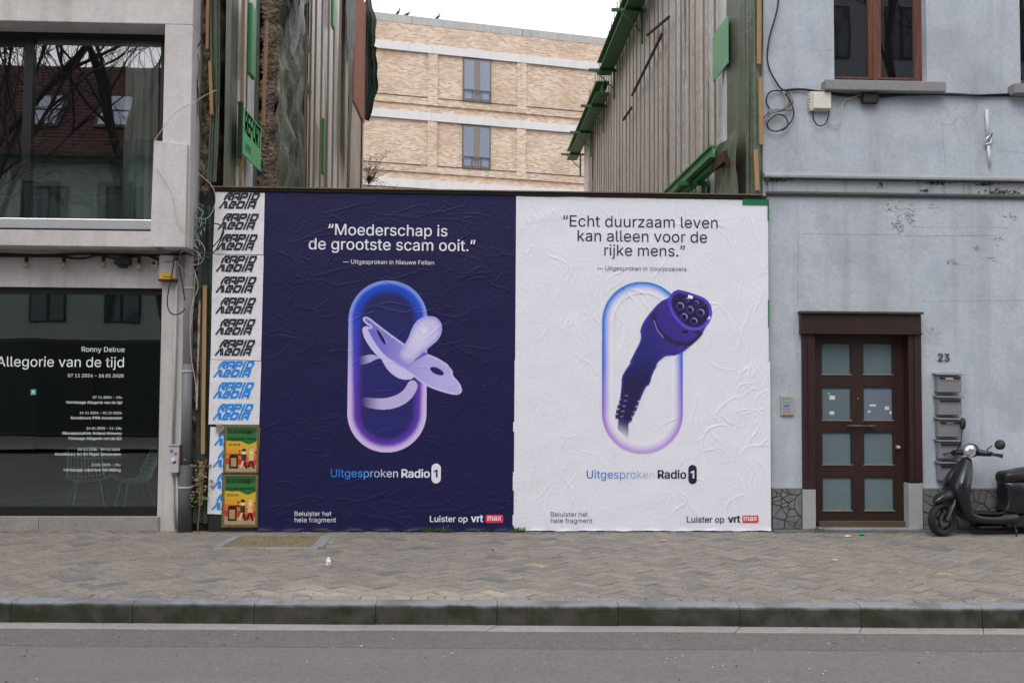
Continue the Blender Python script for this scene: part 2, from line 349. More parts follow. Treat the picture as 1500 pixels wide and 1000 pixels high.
def stone_col(cx, cy):
    r = random.random(); f = random.uniform(.88, 1.10)
    c = [(.212, .190, .172), (.202, .184, .169), (.222, .197, .176), (.155, .156, .155)][0 if r < .45 else 1 if r < .7 else 2 if r < .96 else 3]
    k = patch(cx, cy)*random.uniform(.35, 1)
    return [min(1, a*f*(1-k)+b*k) for a, b in zip(c, (.35, .315, .265))]+[1]
def colmesh(name, vs, fs, cols, m):
    me = bpy.data.meshes.new(name); me.from_pydata(vs, [], fs); me.update(); me.materials.append(m)
    at = me.color_attributes.new('Col', 'FLOAT_COLOR', 'POINT'); at.data.foreach_set('color', np.array(cols, np.float32).ravel()); return me
for c in cand[:300]:
    vs, fs = stone_geo(c[1], c[2], c[3], True); me = colmesh('paver', vs, fs, [stone_col(c[2], c[3])]*len(vs), pave_m)
    o = link('paver', me, pavement); o.location = K(c[2], c[3], 0); o.rotation_euler.z = TK
V, Fc, C_ = [], [], []
for c in cand[300:]:
    vs, fs = stone_geo(c[1], c[2], c[3], False); b = len(V); V += [K(x+c[2], y+c[3], z) for x, y, z in vs]; Fc += [tuple(i+b for i in f) for f in fs]; C_ += [stone_col(c[2], c[3])]*len(vs)
o = link('paver_field', colmesh('paver_field', V, Fc, C_, pave_m), pavement); o['kind'] = 'stuff'
# inspection pit: bluestone frame filled with sandy gravel
pitf = root0('pavement_pit', 'sandy pit framed in blue grey stone strips in the pavement below the dark poster', 'pit', (*G(400, 793), 0))
def strip(a, b, wd, nm='frame_strip'):
    a, b = Vector((*a, 0)), Vector((*b, 0)); d = (b-a).normalized(); nn = Vector((-d.y, d.x, 0))*wd/2
    P = [a-nn, b-nn, b+nn, a+nn]; MB().add([(p.x, p.y, z) for z in (-.04, .004) for p in P], [(3, 2, 1, 0), (4, 5, 6, 7), (0, 1, 5, 4), (1, 2, 6, 5), (2, 3, 7, 6), (3, 0, 4, 7)]).build(nm, bluestone, pitf, bev=.003)
A_, B_, C__, D_ = pit
strip((D_[0]-.02, D_[1]), (C__[0]+.02, C__[1]), .09); strip((A_[0]-.02, A_[1]), (D_[0]-.0, D_[1]+.048), .09); strip((B_[0]+.02, B_[1]), (C__[0], C__[1]+.048), .13)
MB().add([(x, y, -.002) for x, y in pit], [(0, 3, 2, 1)]).build('sand_bed', mat('ochre sand', (.20, .155, .09), .95, .3, 8, .9, 60, col2=(.09, .09, .05), mscale=5, dist=.01), pitf)
 
strip_m = mat('darker asphalt strip', (.135, .121, .116), .85, .06, 3, .9, 170, spec=.3); speckle(strip_m, 32, .15)
ye = toK(*G(750, 949, -.17))[1]
MB().add([K(-40, -.212, -.1705), K(40, -.212, -.1705), K(40, ye, -.1705), K(-40, ye, -.1705)], [(3, 2, 1, 0)]).build('gutter_strip', strip_m, road)
for nm, m2, cnt, lo, hi in (('pale', mat('pale grit', (.5, .48, .45), .8, .1, bump=0), 260, .004, .011), ('dark', mat('dark grit', (.04, .035, .03), .8, .1, bump=0), 200, .004, .012)):
    g2 = MB()
    for k in range(cnt):
        u, v = random.uniform(-6, 6.5), (random.uniform(-2.2, -.2) if random.random() < .6 else random.uniform(-.03, -.004) if nm == 'dark' else random.uniform(.2, 4)); z = -.168 if v < -.2 else -.164 if v < 0 else .003; s_ = random.uniform(lo, hi); x, y, _ = K(u, v); a = random.random()*6
        g2.add([(x+math.cos(a+q*1.57)*s_*random.uniform(.6, 1.3), y+math.sin(a+q*1.57)*s_*random.uniform(.6, 1.3), z) for q in range(4)]+[(x, y, z+s_*.5)], [(0, 1, 4), (1, 2, 4), (2, 3, 4), (3, 0, 4)])
    g2.build('road_grit', m2, label='%s grit and crumbs scattered over road and pavement' % nm, cat='grit', kind='stuff')
pg = MB()
for k in range(420):
    s1, t1 = random.random(), random.random(); x = (A_[0]*(1-s1)+B_[0]*s1)*(1-t1)+(D_[0]*(1-s1)+C__[0]*s1)*t1; y = (A_[1]*(1-s1)+B_[1]*s1)*(1-t1)+(D_[1]*(1-s1)+C__[1]*s1)*t1; s_ = random.uniform(.005, .016)
    pg.add([(x+s_, y, -.002), (x, y+s_, -.002), (x-s_, y, -.002), (x, y-s_, -.002), (x, y, s_*.7)], [(0, 1, 4), (1, 2, 4), (2, 3, 4), (3, 0, 4)])
pg.build('pit_gravel', mat('mixed pit gravel', (.24, .19, .12), .95, .5, 25, .3, col2=(.08, .09, .04), mscale=6, mamt=.9), pitf, kind='stuff')
# grit, leaves and weeds along the foot of the hoarding
gr = MB()
for k in range(1500):
    x = random.uniform(-6, 8); y = -abs(random.gauss(0, .09))-.02 if random.random() < .75 else random.uniform(-3.9, -.1)
    s = random.uniform(.003, .010)*(1.6 if random.random() < .1 else 1); a = random.random()*6.3; z = random.uniform(.001, .004)
    ca, sa = math.cos(a)*s, math.sin(a)*s
    gr.add([(x+ca, y+sa, z), (x-sa, y+ca, z), (x-ca, y-sa, z), (x+sa, y-ca, z), (x, y, z+s*.8)], [(0, 1, 4), (1, 2, 4), (2, 3, 4), (3, 0, 4), (3, 2, 1, 0)])
gr.build('pavement_grit', dry_m, label='small dry grit and leaf crumbs scattered over the pavement', cat='grit', kind='stuff')
def weed(x, y, n, h, spread, label):
    m_ = MB()
    for k in range(n):
        a = random.random()*6.3; r = random.random()*spread; bx, by = x+math.cos(a)*r, y+math.sin(a)*r*.3; L = h*random.uniform(.5, 1.2); lean = random.uniform(.1, .8); wd = L*.09
        d = Vector((math.cos(a), math.sin(a)*.6, 0)); s = Vector((-d.y, d.x, 0)); p0 = Vector((bx, by, 0)); p1 = p0+d*L*lean*.4+Vector((0, 0, L*.6)); p2 = p0+d*L*lean+Vector((0, 0, L))
        m_.add([p0-s*wd*.5, p0+s*wd*.5, p1+s*wd, p1-s*wd, p2], [(0, 1, 2, 3), (3, 2, 4)])
    m_.build('weed', leaf_m, label=label, cat='weed', group='weeds at the foot of the walls')
for px, n, h, sp, lb in ((628, 60, .07, .13, 'small green weed tuft below the middle of the dark blue poster'), (652, 45, .08, .1, 'green weed tuft sprouting under the right half of the dark poster'), (700, 30, .05, .2, 'low thin weeds under the red badge of the dark poster'), (758, 110, .07, .14, 'brightest weed tuft where the dark and white posters meet'),
                         (1200, 90, .06, .16, 'mossy weeds beside the left stone block of the brown door'), (475, 26, .05, .08, 'tiny weeds at the right corner of the sandy pit')):
    x, _ = W(px, 779); weed(x, -.06, n, h, sp, lb)
# ---------------------------------------------------------------- walls with openings
def wall_open(m_, x0, x1, z0, z1, y, depth, holes, side=-1):
    xs = sorted({x0, x1, *[h[0] for h in holes], *[h[1] for h in holes]}); zs = sorted({z0, z1, *[h[2] for h in holes], *[h[3] for h in holes]})
    xs = [x for x in xs if x0 <= x <= x1]; zs = [z for z in zs if z0 <= z <= z1]
    for i in range(len(xs)-1):
        for j in range(len(zs)-1):
            cx, cz = (xs[i]+xs[i+1])/2, (zs[j]+zs[j+1])/2
            if any(h[0] < cx < h[1] and h[2] < cz < h[3] for h in holes): continue
            m_.quad((xs[i], y, zs[j]), (xs[i+1], y, zs[j]), (xs[i+1], y, zs[j+1]), (xs[i], y, zs[j+1]))
    yb = y-side*depth
    for a, b, c, d in holes:
        a, b, c, d = max(a, x0), min(b, x1), max(c, z0), min(d, z1)
        m_.quad((a, y, c), (a, yb, c), (a, yb, d), (a, y, d)); m_.quad((b, y, c), (b, y, d), (b, yb, d), (b, yb, c))
        m_.quad((a, y, c), (b, y, c), (b, yb, c), (a, yb, c)); m_.quad((a, y, d), (a, yb, d), (b, yb, d), (b, y, d))
    return m_
# ================================================================= grey blue plastered house on the right
YR = .06
HR = root0('plastered_house', 'grey blue plastered house with brown door and cracked walls, right of the posters', 'house', (6, .5, 0))
XE = 9.6
dx0, dx1, dz0, dz1 = rect(1174, 487, 1347, 779, YR)
w0 = rect(1221, -160, 1356, 119, YR); w1x = W(1494, 60, YR)[0]
_zl = W(1300, 264, YR)[1]; ledge_z = 4.45
m_ = MB(); wall_open(m_, W(1118, 400, YR)[0], XE, .0, 4.28, YR, .3, [(dx0+.02, dx1-.02, 0, dz1)])
wall_open(m_, W(1118, 400, YR)[0], XE, 4.28, 12.5, YR, .16, [(w0[0], w0[1], w0[2], 8.2), (w1x, w1x+1.2, w0[2], 8.2)])
xw = W(1118, 400, YR)[0]; m_.quad((xw, YR, 0), (xw, YR+8, 0), (xw, YR+8, 12.5), (xw, YR, 12.5))
m_.build('wall', plaster, HR)
MB().box(xw+.05, XE, YR+.9, YR+7, 0, 12.4).build('inner_block', inner_dark, HR)
# mouldings between the storeys
lx0 = W(1117, 262, YR)[0]
zt = 4.45
MB().add([(x, y, z) for x in (lx0, XE) for y, z in ((YR-.002, zt+.10), (YR-.10, zt+.035), (YR-.115, zt+.03), (YR-.115, zt), (YR-.002, zt))], [(0, 1, 2, 3, 4), (9, 8, 7, 6, 5), (0, 5, 6, 1), (1, 6, 7, 2), (2, 7, 8, 3), (3, 8, 9, 4), (4, 9, 5, 0)]).build('ledge', mat('weathered ledge plaster', (.29, .305, .325), .85, .1, 3, .5, 40, col2=(.22, .22, .21), mscale=4), HR, bev=.004)
frz = mat('grey panel plaster', (.36, .40, .44), .8, .06, 2, .3, 30, col2=(.27, .29, .3), mscale=2)
add_streaks(frz, .2, (.10, .10, .06), (9, 9, 1.2), .56, .72)
fx = [lx0+.06, W(1448, 275, YR)[0], XE]
for a, b in zip(fx, fx[1:]): MB().box(a+.004, b-.004, YR-.035, YR-.002, zt-.165, zt-.012).build('frieze_panel', frz, HR, bev=.004)
MB().add([(x, y, z) for x in (lx0+.04, XE) for y, z in ((YR-.002, zt-.168), (YR-.06, zt-.172), (YR-.06, zt-.19), (YR-.03, zt-.215), (YR-.002, zt-.22))], [(0, 1, 2, 3, 4), (9, 8, 7, 6, 5), (0, 5, 6, 1), (1, 6, 7, 2), (2, 7, 8, 3), (3, 8, 9, 4), (4, 9, 5, 0)]).build('drip_moulding', mat('dark moulding', (.115, .125, .135), .8, .1, 3, .3, 50), HR)
moss = MB()
for px, py, wv, hv in ((1140, 264, 24, 3), (1370, 268, 30, 4), (1290, 270, 8, 6), (1355, 279, 10, 3), (1470, 281, 40, 7), (1445, 270, 22, 3)):
    x, z = W(px, py, YR-.05)
    for k in range(int(wv*2)):
        a, c = x+random.gauss(0, wv/118/2.6), z+random.gauss(0, hv/118/3); s = random.uniform(.006, .02); moss.add([(a-s, YR-.0385, c), (a, YR-.045, c-s*.5), (a+s, YR-.0385, c), (a, YR-.0395, c+s*.6)], [(0, 1, 2, 3)])
moss.build('moss', mat('dark moss', (.055, .05, .02), .95, .3, 30, .3), HR, kind='stuff')
# upper windows: two red brown sashes
def sash_window(x0, x1, z0, z1, y):
    fr = MB(); t = .055
    fr.box(x0, x0+.018, y, y+.06, z0, z1); fr.box(x1-.10, x1, y, y+.06, z0, z1); fr.box(x0+.018, x1-.10, y, y+.06, z0, z0+.06)
    win = fr.build('window', wood_brown, HR, bev=.004)
    xm = x0+(x1-x0)*.475
    for a, b in ((x0+.02, xm-.06), (xm+.09, x1-.102)):
        MB().box(a, b, y+.03, y+.036, z0+.07, z1).build('pane', old_glass, win)
    MB().box(xm-.075, xm+.09, y-.012, y+.05, z0+.06, z1).build('mullion', wood_brown, win, bev=.006)
    MB().box(xm-.02, xm+.04, y-.03, y-.0125, z0+.0, z1).build('cover_strip', wood_brown, win, bev=.006)
    MB().box(x0+.019, x1-.101, y-.01, y+.05, z0+.061, z0+.085).build('bottom_rail', wood_brown, win, bev=.004)
    for a, b in ((x0+.03, x0+.28), (x1-.45, x1-.2)):                  # net curtain inside
        X, Z = np.meshgrid(np.linspace(a, b, 30), np.linspace(z0, z1, 2)); MB().grid(X, y+.25+.02*np.sin(X*60), Z).build('curtain', mat('grey net curtain', (.2, .21, .22), .9, 0, bump=0), win)
    return win
sash_window(w0[0], w0[1], w0[2], 8.2, YR+.13); sash_window(w1x, w1x+1.2, w0[2], 8.2, YR+.13)
sill_m = mat('rough sill stone', (.24, .245, .255), .85, .15, 4, .7, 40, col2=(.13, .13, .135), mscale=4)
s0 = rect(1207, 120, 1383, 135, YR-.1)
MB().box(s0[0], s0[1], YR-.16, YR+.10, s0[2], s0[3]).build('window_sill', sill_m, HR, bev=.012)
a = W(1482, 130, YR-.1)[0]; MB().box(a, a+1.5, YR-.16, YR+.10, s0[2], s0[3]).build('window_sill', sill_m, HR, bev=.012)
# crazy paving plinth
pz0, pz1 = .03, W(1400, 716, YR)[1]
plx = [(W(1130, 745, YR)[0], W(1173, 745, YR)[0]), (W(1350, 745, YR)[0], XE)]
pb = MB()
for a, b in plx: pb.box(a, b, YR-.022, YR-.002, pz0, pz1)
pb.build('plinth', mortar, HR)
def voronoi_cells(x0, x1, z0, z1, n):
    pts = [(random.uniform(x0, x1), random.uniform(z0, z1)) for _ in range(n)]; out = []
    for i, p in enumerate(pts):
        P = [(x0, z0), (x1, z0), (x1, z1), (x0, z1)]
        for j, q in enumerate(pts):
            if i == j or len(P) < 3: continue
            nx, nz = q[0]-p[0], q[1]-p[1]; P = clip(P, nx, nz, (nx*(p[0]+q[0])+nz*(p[1]+q[1]))/2)
        if len(P) > 2: out.append(P)
    return out
def crazy_stones(a, b, n, y, limit=None):
    for P in voronoi_cells(a, b, pz0, pz1, n):
        cx = sum(p[0] for p in P)/len(P); cz = sum(p[1] for p in P)/len(P); Q = []
        for x, z in P:
            l = math.hypot(x-cx, z-cz) or 1; f = max(.2, 1-.010/l); Q.append((cx+(x-cx)*f, cz+(z-cz)*f))
        d = random.uniform(.006, .014); MB().prism(Q, y-d, y+.003).build('plinth_stone', crazy, HR, bev=.002)
crazy_stones(plx[0][0], plx[0][1], 24, YR-.024); crazy_stones(plx[1][0], XE, 165, YR-.024)
for a, b in plx: MB().box(a, b, YR-.036, YR-.001, pz1+.001, pz1+.018).build('plinth_cap', gutter_m, HR)
MB().box(plx[0][0], XE, YR-.14, YR-.003, -.03, .028).build('base_step', mat('base step', (.13, .135, .135), .85, .15, 4, .4, 60, col2=(.07, .08, .055), mscale=3), HR, bev=.006)
# door: jambs, lintel, leaf with eight frosted panes
door = MB().box(*[W(1174, 600, YR)[0], W(1192, 600, YR)[0]], YR-.05, YR+.20, W(0, 715, YR)[1] if 0 else rect(1174, 488, 1192, 715, YR)[2], dz1-.001).build('door', wood_red, HR, bev=.004)
r = rect(1329, 488, 1348, 706, YR); MB().box(r[0], r[1], YR-.05, YR+.20, r[2], dz1-.001).build('door_jamb', wood_red, door, bev=.004)
for k in (0, 1):                                                      # fluting strips on the jambs
    xx = (rect(1174, 500, 1192, 700, YR) if k == 0 else r); c = (xx[0]+xx[1])/2; MB().box(c-.012, c+.012, YR-.062, YR-.0505, xx[2]+.03, xx[3]-.03).build('jamb_strip', wood_red, door, bev=.003)
l = rect(1172, 460, 1348, 487, YR-.05)
MB().box(l[0], l[1], YR-.075, YR-.003, l[2], l[3]).build('lintel_board', wood_red, door, bev=.003)
MB().box(l[0]-.015, l[1]+.015, YR-.12, YR-.003, l[3]+.001, l[3]+.03).build('lintel_cap', mat('mossy cap', (.05, .045, .035), .9, .3, 10, .5, 60, col2=(.10, .11, .05), mscale=9), door, bev=.004)
MB().box(l[0]-.005, l[1]+.005, YR-.10, YR-.003, l[2]-.022, l[2]-.001).build('lintel_lip', wood_red, door, bev=.003)
YL = YR+.10
lx = rect(1193, 489, 1322, 767, YL); xf = rect(1322, 489, 1330, 776, YL)
MB().box(lx[0]-.03, lx[1]+.12, YL+.05, YL+.09, .0, dz1).build('door_back', wood_red, door)
MB().box(xf[0]-.0, xf[1]+.02, YL+.0, YL+.049, .02, dz1-.002).build('frame_post', wood_red, door, bev=.004)
rows = [(502, 549), (566, 616), (632, 681), (698, 748)]; cols = [(1204, 1247), (1265, 1308)]
hol = []
for ry in rows:
    for cx_ in cols: hol.append(rect(cx_[0], ry[0], cx_[1], ry[1], YL))
cA = [(min(h[0] for h in hol[i::2]), max(h[1] for h in hol[i::2])) for i in (0, 1)]
hol = [(cA[i % 2][0], cA[i % 2][1], h[2], h[3]) for i, h in enumerate(hol)]
lf = MB(); wall_open(lf, lx[0], lx[1], .09, dz1-.003, YL, .045, hol); lf.build('door_leaf', wood_red, door)
frost = mat('frosted pane', (.125, .175, .190), .16, .03, 2, .05, 30, spec=.6, col2=(.10, .14, .155), mscale=2, mamt=.6)
frost2 = mat('bluish frosted pane', (.15, .18, .235), .14, .03, 2, .05, 30, spec=.6)
bead_l = mat('pale pane bead', (.20, .17, .15), .6, .3, 10, 0)  # paler bead along the bottom of each pane, the other beads black
for i, (a, b, c, d) in enumerate(hol):
    pn = MB().box(a, b, YL+.022, YL+.030, c, d).build('pane', frost2 if i == 3 else frost, door)
    if i == 3: pn['label'] = 'bluer pane with paper scraps stuck to it'
    gb = MB(); t = .014
    gb.box(a, a+t, YL+.004, YL+.0215, c, d); gb.box(b-t, b, YL+.004, YL+.0215, c, d); gb.box(a+t, b-t, YL+.004, YL+.0215, d-t, d)
    gb.build('glazing_bead', black_paint, door); MB().box(a, b, YL-.012, YL+.0215, c-.002, c+.012).build('pane_sill', bead_l, door)
x0, x1, z0, z1 = rect(1199, 767, 1322, 775, YL-.05); MB().box(lx[0]+.03, lx[1], YL-.05, YL-.002, .045, .12).build('weather_board', mat('worn weather board', (.085, .06, .035), .7, .25, 4, .3, 50, stretch=(1, 8, 8)), door, bev=.008)
MB().box(lx[0], lx[1]+.1, YR-.12, YL+.05, .029, .044).build('threshold', bluestone, door, bev=.003)
st = rect(1174, 716, 1193, 776, YR); MB().box(st[0]-.0, st[1]+.0, YR-.055, YR+.2, .029, st[3]).build('stone_block', light_stone, HR, bev=.006)
st = rect(1329, 707, 1349, 777, YR); MB().box(st[0], st[1], YR-.055, YR+.2, .029, st[3]-.002).build('stone_block', light_stone, HR, bev=.006)
hx = rect(1241, 621, 1283, 626, YL-.05); zc = (hx[2]+hx[3])/2
hm = mat('worn bronze', (.10, .075, .065), .4, .2, 10, 0, metal=.6)
MB().tube([(hx[0], YL-.05, zc), (hx[1], YL-.05, zc-.005)], .014, 8).tube([(hx[0]+.03, YL-.05, zc), (hx[0]+.03, YL, zc)], .012, 6).tube([(hx[1]-.03, YL-.05, zc), (hx[1]-.03, YL, zc)], .012, 6).lathe([(.02, hx[1]-.09), (.022, hx[1]-.07), (.014, hx[1]-.06), (.02, hx[1]-.05), (.014, hx[1]-.035), (.018, hx[1]-.02), (.01, hx[1])], 8, (0, YL-.05, zc-.004), 'x').build('pull_handle', hm, door, smooth=True)
x, z = W(1316, 655, YL-.03); MB().lathe([(.026, YL-.002), (.026, YL-.012), (.016, YL-.03), (.022, YL-.05), (.012, YL-.058)], 12, (x, 0, z), 'y').build('knob', silver, door, smooth=True)
x, z = W(1257, 583, YL-.01); MB().lathe([(.008, YL-.002), (.008, YL-.008)], 8, (x, 0, z), 'y').build('peephole', silver, door)
stk = MB()
for a, b, c, d in ((1215, 579, 1223, 585), (1215, 602, 1222, 607), (1274, 592, 1283, 595), (1296, 595, 1302, 600), (1303, 602, 1306, 606), (1271, 601, 1275, 604), (1213, 575, 1215, 577)):
    r = rect(a, b, c, d, YL+.02); stk.box(r[0], r[1], YL+.0195, YL+.0215, r[2], r[3])
stk.build('paper_scrap', mat('white paper scraps', (.6, .6, .58), .8, .1, bump=0), door)
# wall damage: cracks and the flaked patch, as on the house
crack_m = mat('crack', (.15, .165, .185), .9, .1, bump=0)
def crack(pts, Y, wd=.0035, seed=0):
    rr = random.Random(seed); P = [W(x, y, Y) for x, y in pts]; Q = []
    for (a, b), (c, d) in zip(P, P[1:]):
        n = max(2, int(math.hypot(c-a, d-b)/.03))
        for k in range(n): Q.append((a+(c-a)*k/n+rr.gauss(0, .004), b+(d-b)*k/n+rr.gauss(0, .004)))
    Q.append(P[-1]); m_ = MB(); vs = []
    for i, (x, z) in enumerate(Q):
        a, b = Q[max(0, i-1)], Q[min(len(Q)-1, i+1)]; l = math.hypot(b[0]-a[0], b[1]-a[1]) or 1; nx, nz = -(b[1]-a[1])/l, (b[0]-a[0])/l; w_ = wd*rr.uniform(.4, 1)*.5
        vs += [(x+nx*w_, Y-.0012, z+nz*w_), (x-nx*w_, Y-.0012, z-nz*w_)]
    m_.add(vs, [(2*i, 2*i+1, 2*i+3, 2*i+2) for i in range(len(Q)-1)]).build('crack', crack_m, HR)
for i, c in enumerate([[(1169, 450), (1169, 345), (1175, 342), (1290, 344), (1345, 346), (1470, 345)], [(1340, 333), (1435, 333), (1480, 334)], [(1350, 441), (1500, 440)], [(1379, 180), (1381, 205), (1386, 245)], [(1379, 183), (1397, 182), (1403, 171), (1413, 174), (1431, 161), (1426, 145)],
                       [(1397, 183), (1406, 210)], [(1413, 175), (1423, 195)], [(1190, 190), (1193, 210), (1196, 235)], [(1163, 222), (1173, 238), (1177, 252)], [(1187, 72), (1200, 75), (1220, 74)], [(1355, 222), (1360, 245)], [(1170, 460), (1162, 482), (1166, 498), (1168, 530), (1172, 545)], [(1157, 575), (1157, 560)],
                       [(1460, 220), (1500, 224)], [(1400, 146), (1403, 171)], [(1280, 235), (1282, 250)], [(1420, 388), (1395, 388)], [(1171, 715), (1160, 690)]]):
    crack(c, YR, .0042 if i in (0, 3, 4) else .003, i)
fl = MB(); fl2 = MB()
for cx_, cy_, sx_, sy_, n in ((1334, 318, 4, 7, 46), (1316, 331, 5, 5, 44), (1322, 312, 9, 8, 22), (1394, 384, 6, 2, 14), (1429, 364, 3, 2, 10), (1366, 303, 3, 2, 8), (1455, 378, 5, 3, 12), (1484, 317, 5, 3, 12), (1303, 306, 2, 4, 8), (1460, 352, 6, 4, 10), (1363, 489, 6, 6, 8)):
    for k in range(n):
        x, z = W(random.gauss(cx_, sx_), random.gauss(cy_, sy_), YR); s = random.uniform(.004, .018); a = random.uniform(-.9, .9); P = []
        for t in range(5): aa = a+t*1.257+random.uniform(-.3, .3); rr = s*random.uniform(.5, 1.2); P.append((x+math.cos(aa)*rr*1.3, z+math.sin(aa)*rr*.7))
        (fl if random.random() < .55 else fl2).add([(p[0], YR-.0015-.001*(k % 5), p[1]) for p in P]+[(x, YR-.004-.006*random.random(), z)], [(i, (i+1) % 5, 5) for i in range(5)])
fl.build('flaked_plaster', mat('exposed render', (.26, .235, .225), .95, .25, 20, .5, 80), HR, kind='stuff'); fl2.build('lifted_paint', mat('lifted paint', (.36, .37, .40), .8, .15, 20, .3), HR, kind='stuff')

# ================================================================= things on the right house
def text_mesh(s, font, off=0):
    """filled letters; the k's overlapping strokes are filled one by one"""
    c = bpy.data.curves.new('t', 'FONT')
    if font: c.font = font
    c.body = s; c.resolution_u = 3; o = bpy.data.objects.new('t', c); COL.objects.link(o)
    for m_ in (black_paint, silver): c.materials.append(m_)
    for ch, fm_ in zip(s, c.body_format):
        if ch in 'kK': fm_.material_index = 1
    dg = bpy.context.evaluated_depsgraph_get(); dg.update(); ev = o.evaluated_get(dg); m = ev.to_mesh(); V = [tuple(q.co) for q in m.vertices]; Fx = [tuple(p.vertices) for p in m.polygons if p.material_index == 0]
    cv = ev.to_curve(dg); k_ = 0
    for sp in cv.splines:
        if sp.material_index != 1: continue
        P = []; b = sp.bezier_points; n = len(b)
        for i in range(n):
            p0, p3 = b[i].co, b[(i+1) % n].co; p1, p2 = b[i].handle_right, b[(i+1) % n].handle_left
            flat = abs((p1-p0).cross(p3-p0).z)+abs((p2-p0).cross(p3-p0).z) < 1e-6; m_ = 1 if flat else 5
            for k in range(m_): t = k/m_; q = p0*(1-t)**3+p1*3*t*(1-t)**2+p2*3*t*t*(1-t)+p3*t**3; P.append((q.x, q.y))
        Q = [p for i, p in enumerate(P) if math.hypot(p[0]-P[i-1][0], p[1]-P[i-1][1]) > 1e-5]
        if len(Q) < 3: continue
        tri = tessellate_polygon([[Vector((x, y, 0)) for x, y in Q]]); b0 = len(V); V += [(x, y, (k_ % 4)*.00004) for x, y in Q]; Fx += [tuple(b0+q for q in t) for t in tri]; k_ += 1
    used = sorted({i for q in Fx for i in q}); mp = {a: b for b, a in enumerate(used)}; V = [V[i] for i in used]; Fx = [tuple(mp[i] for i in q) for q in Fx]
    o.to_curve_clear(); bpy.data.objects.remove(o); bpy.data.curves.remove(c)
    v, f = np.array(V), Fx
    if off > 0:                                                      # heavier weight: the strokes thickened by small shifts
        V2, F2 = [], []; k = 0
        for dx, dy in ((-1, 0), (1, 0), (0, .6), (0, -.6), (-.7, .45), (.7, -.45), (.7, .45), (-.7, -.45)):
            F2 += [tuple(i+len(V2) for i in q) for q in f]; V2 += [(p[0]+dx*off, p[1]+dy*off, p[2]+k*.00017) for p in v]; k += 1
        v = np.array(V2); f = F2
    return v, f
try:
    FONT = bpy.data.fonts.load(os.path.join(bpy.utils.system_resource('DATAFILES', path='fonts'), 'Inter.woff2'))
except Exception:
    FONT = None
def text(s, x0, x1, yb, Y, m, name='lettering', parent=None, off=0, thick=0, hfac=None, height=None, **kw):
    v, f = text_mesh(s, FONT, off); a, z = W(x0, yb, Y); b, _ = W(x1, yb, Y); wx = v[:, 0].max()-v[:, 0].min(); k = (b-a)/wx; kz = k
    if hfac: kz = k*hfac
    vv = [(a+(p[0]-v[:, 0].min())*k, Y-p[2], z+p[1]*kz) for p in v]
    mb = MB().add(vv, f)
    me = bpy.data.meshes.new(name); me.from_pydata(mb.v, [], mb.f); me.update(); me.materials.append(m)
    o = link(name, me, parent); tag(o, **kw)
    if thick: md = o.modifiers.new('s', 'SOLIDIFY'); md.thickness = thick; md.offset = 0
    return o
mat('bronze digits', (.045, .045, .05), .5, 0, bump=0)
hn = root0('house_number', 'dark metal house number 23 on the wall above the mailboxes', 'house number', (*[W(1381, 529)[0]], 0.0, W(1381, 529)[1]))
text('2', 1373.4, 1381.6, 528.8, YR-.016, MATS['bronze digits'], 'digit', hn, .03, .0); text('3', 1383, 1391.2, 528.8, YR-.016, MATS['bronze digits'], 'digit', hn, .03, .0)
tops = [543, 576, 608, 640, 672]
mb_lab = ['topmost grey wall mailbox, with a small pale name card, just below the 23', 'second grey wall mailbox from the top of the column', 'middle grey wall mailbox of the column of five', 'fourth grey wall mailbox, level with the scooter handlebar', 'lowest grey wall mailbox, half hidden behind the scooter shield']
for i, t in enumerate(tops):
    x0, x1, z0, z1 = rect(1371, t+4, 1408, t+32, YR-.08)
    x0 += (i*.006); x1 += i*.004
    mbx = root0('mailbox', mb_lab[i], 'mailbox', ((x0+x1)/2, YR, z0), 'mailboxes beside the brown door')
    MB().box(x0+.01, x1-.01, YR-.105, YR-.003, z0+.006, z1-.03).build('box_body', mailbox_m, mbx, bev=.006)
    MB().add([(x, y, z) for x in (x0-.012, x1+.012) for y, z in ((YR-.002, z1+.012), (YR-.14, z1-.008), (YR-.14, z1-.02), (YR-.002, z1-.008))], [(0, 1, 2, 3), (7, 6, 5, 4), (0, 4, 5, 1), (1, 5, 6, 2), (2, 6, 7, 3), (3, 7, 4, 0)]).build('lid', mailbox_m, mbx, bev=.002)
    MB().box(x0+.035, x1-.035, YR-.109, YR-.1055, z1-.075, z1-.05).build('slot', black_paint, mbx)
    MB().box(x0+.02, x1-.02, YR-.112, YR-.106, z1-.088, z1-.082).build('flap_edge', silver if i == 0 else mailbox_m, mbx)
    if i in (0, 2): xx = (x0+x1)/2; MB().box(xx-.055, xx+.045, YR-.1135, YR-.1095, z1-.072, z1-.052).build('name_card', mat('cream card', (.6, .45, .35), .7, 0, bump=0) if i == 0 else mailbox_m, mbx)
ic = rect(1144, 579, 1163, 608, YR-.03); inter = root0('intercom', 'small steel intercom panel with blue strip, left of the brown door', 'intercom', (ic[0], YR, ic[2]))
MB().box(ic[0], ic[1], YR-.035, YR-.002, ic[2], ic[3]).build('housing', mat('intercom steel', (.40, .39, .37), .45, .05, bump=0, metal=.3), inter, bev=.006)
bt = MB()
for r_ in range(5):
    for c_ in range(3):
        x = ic[0]+.035+c_*.036; z = ic[3]-.045-r_*.04
        if r_ == 2: continue
        bt.lathe([(.009, YR-.0355), (.007, YR-.041)], 8, (x, 0, z), 'y')
bt.build('button', mat('grey button', (.16, .16, .16), .5, 0, bump=0), inter, smooth=False)
MB().box(ic[0]+.025, ic[0]+.105, YR-.042, YR-.0352, ic[3]-.135, ic[3]-.115).build('name_strip', ink_blue, inter)
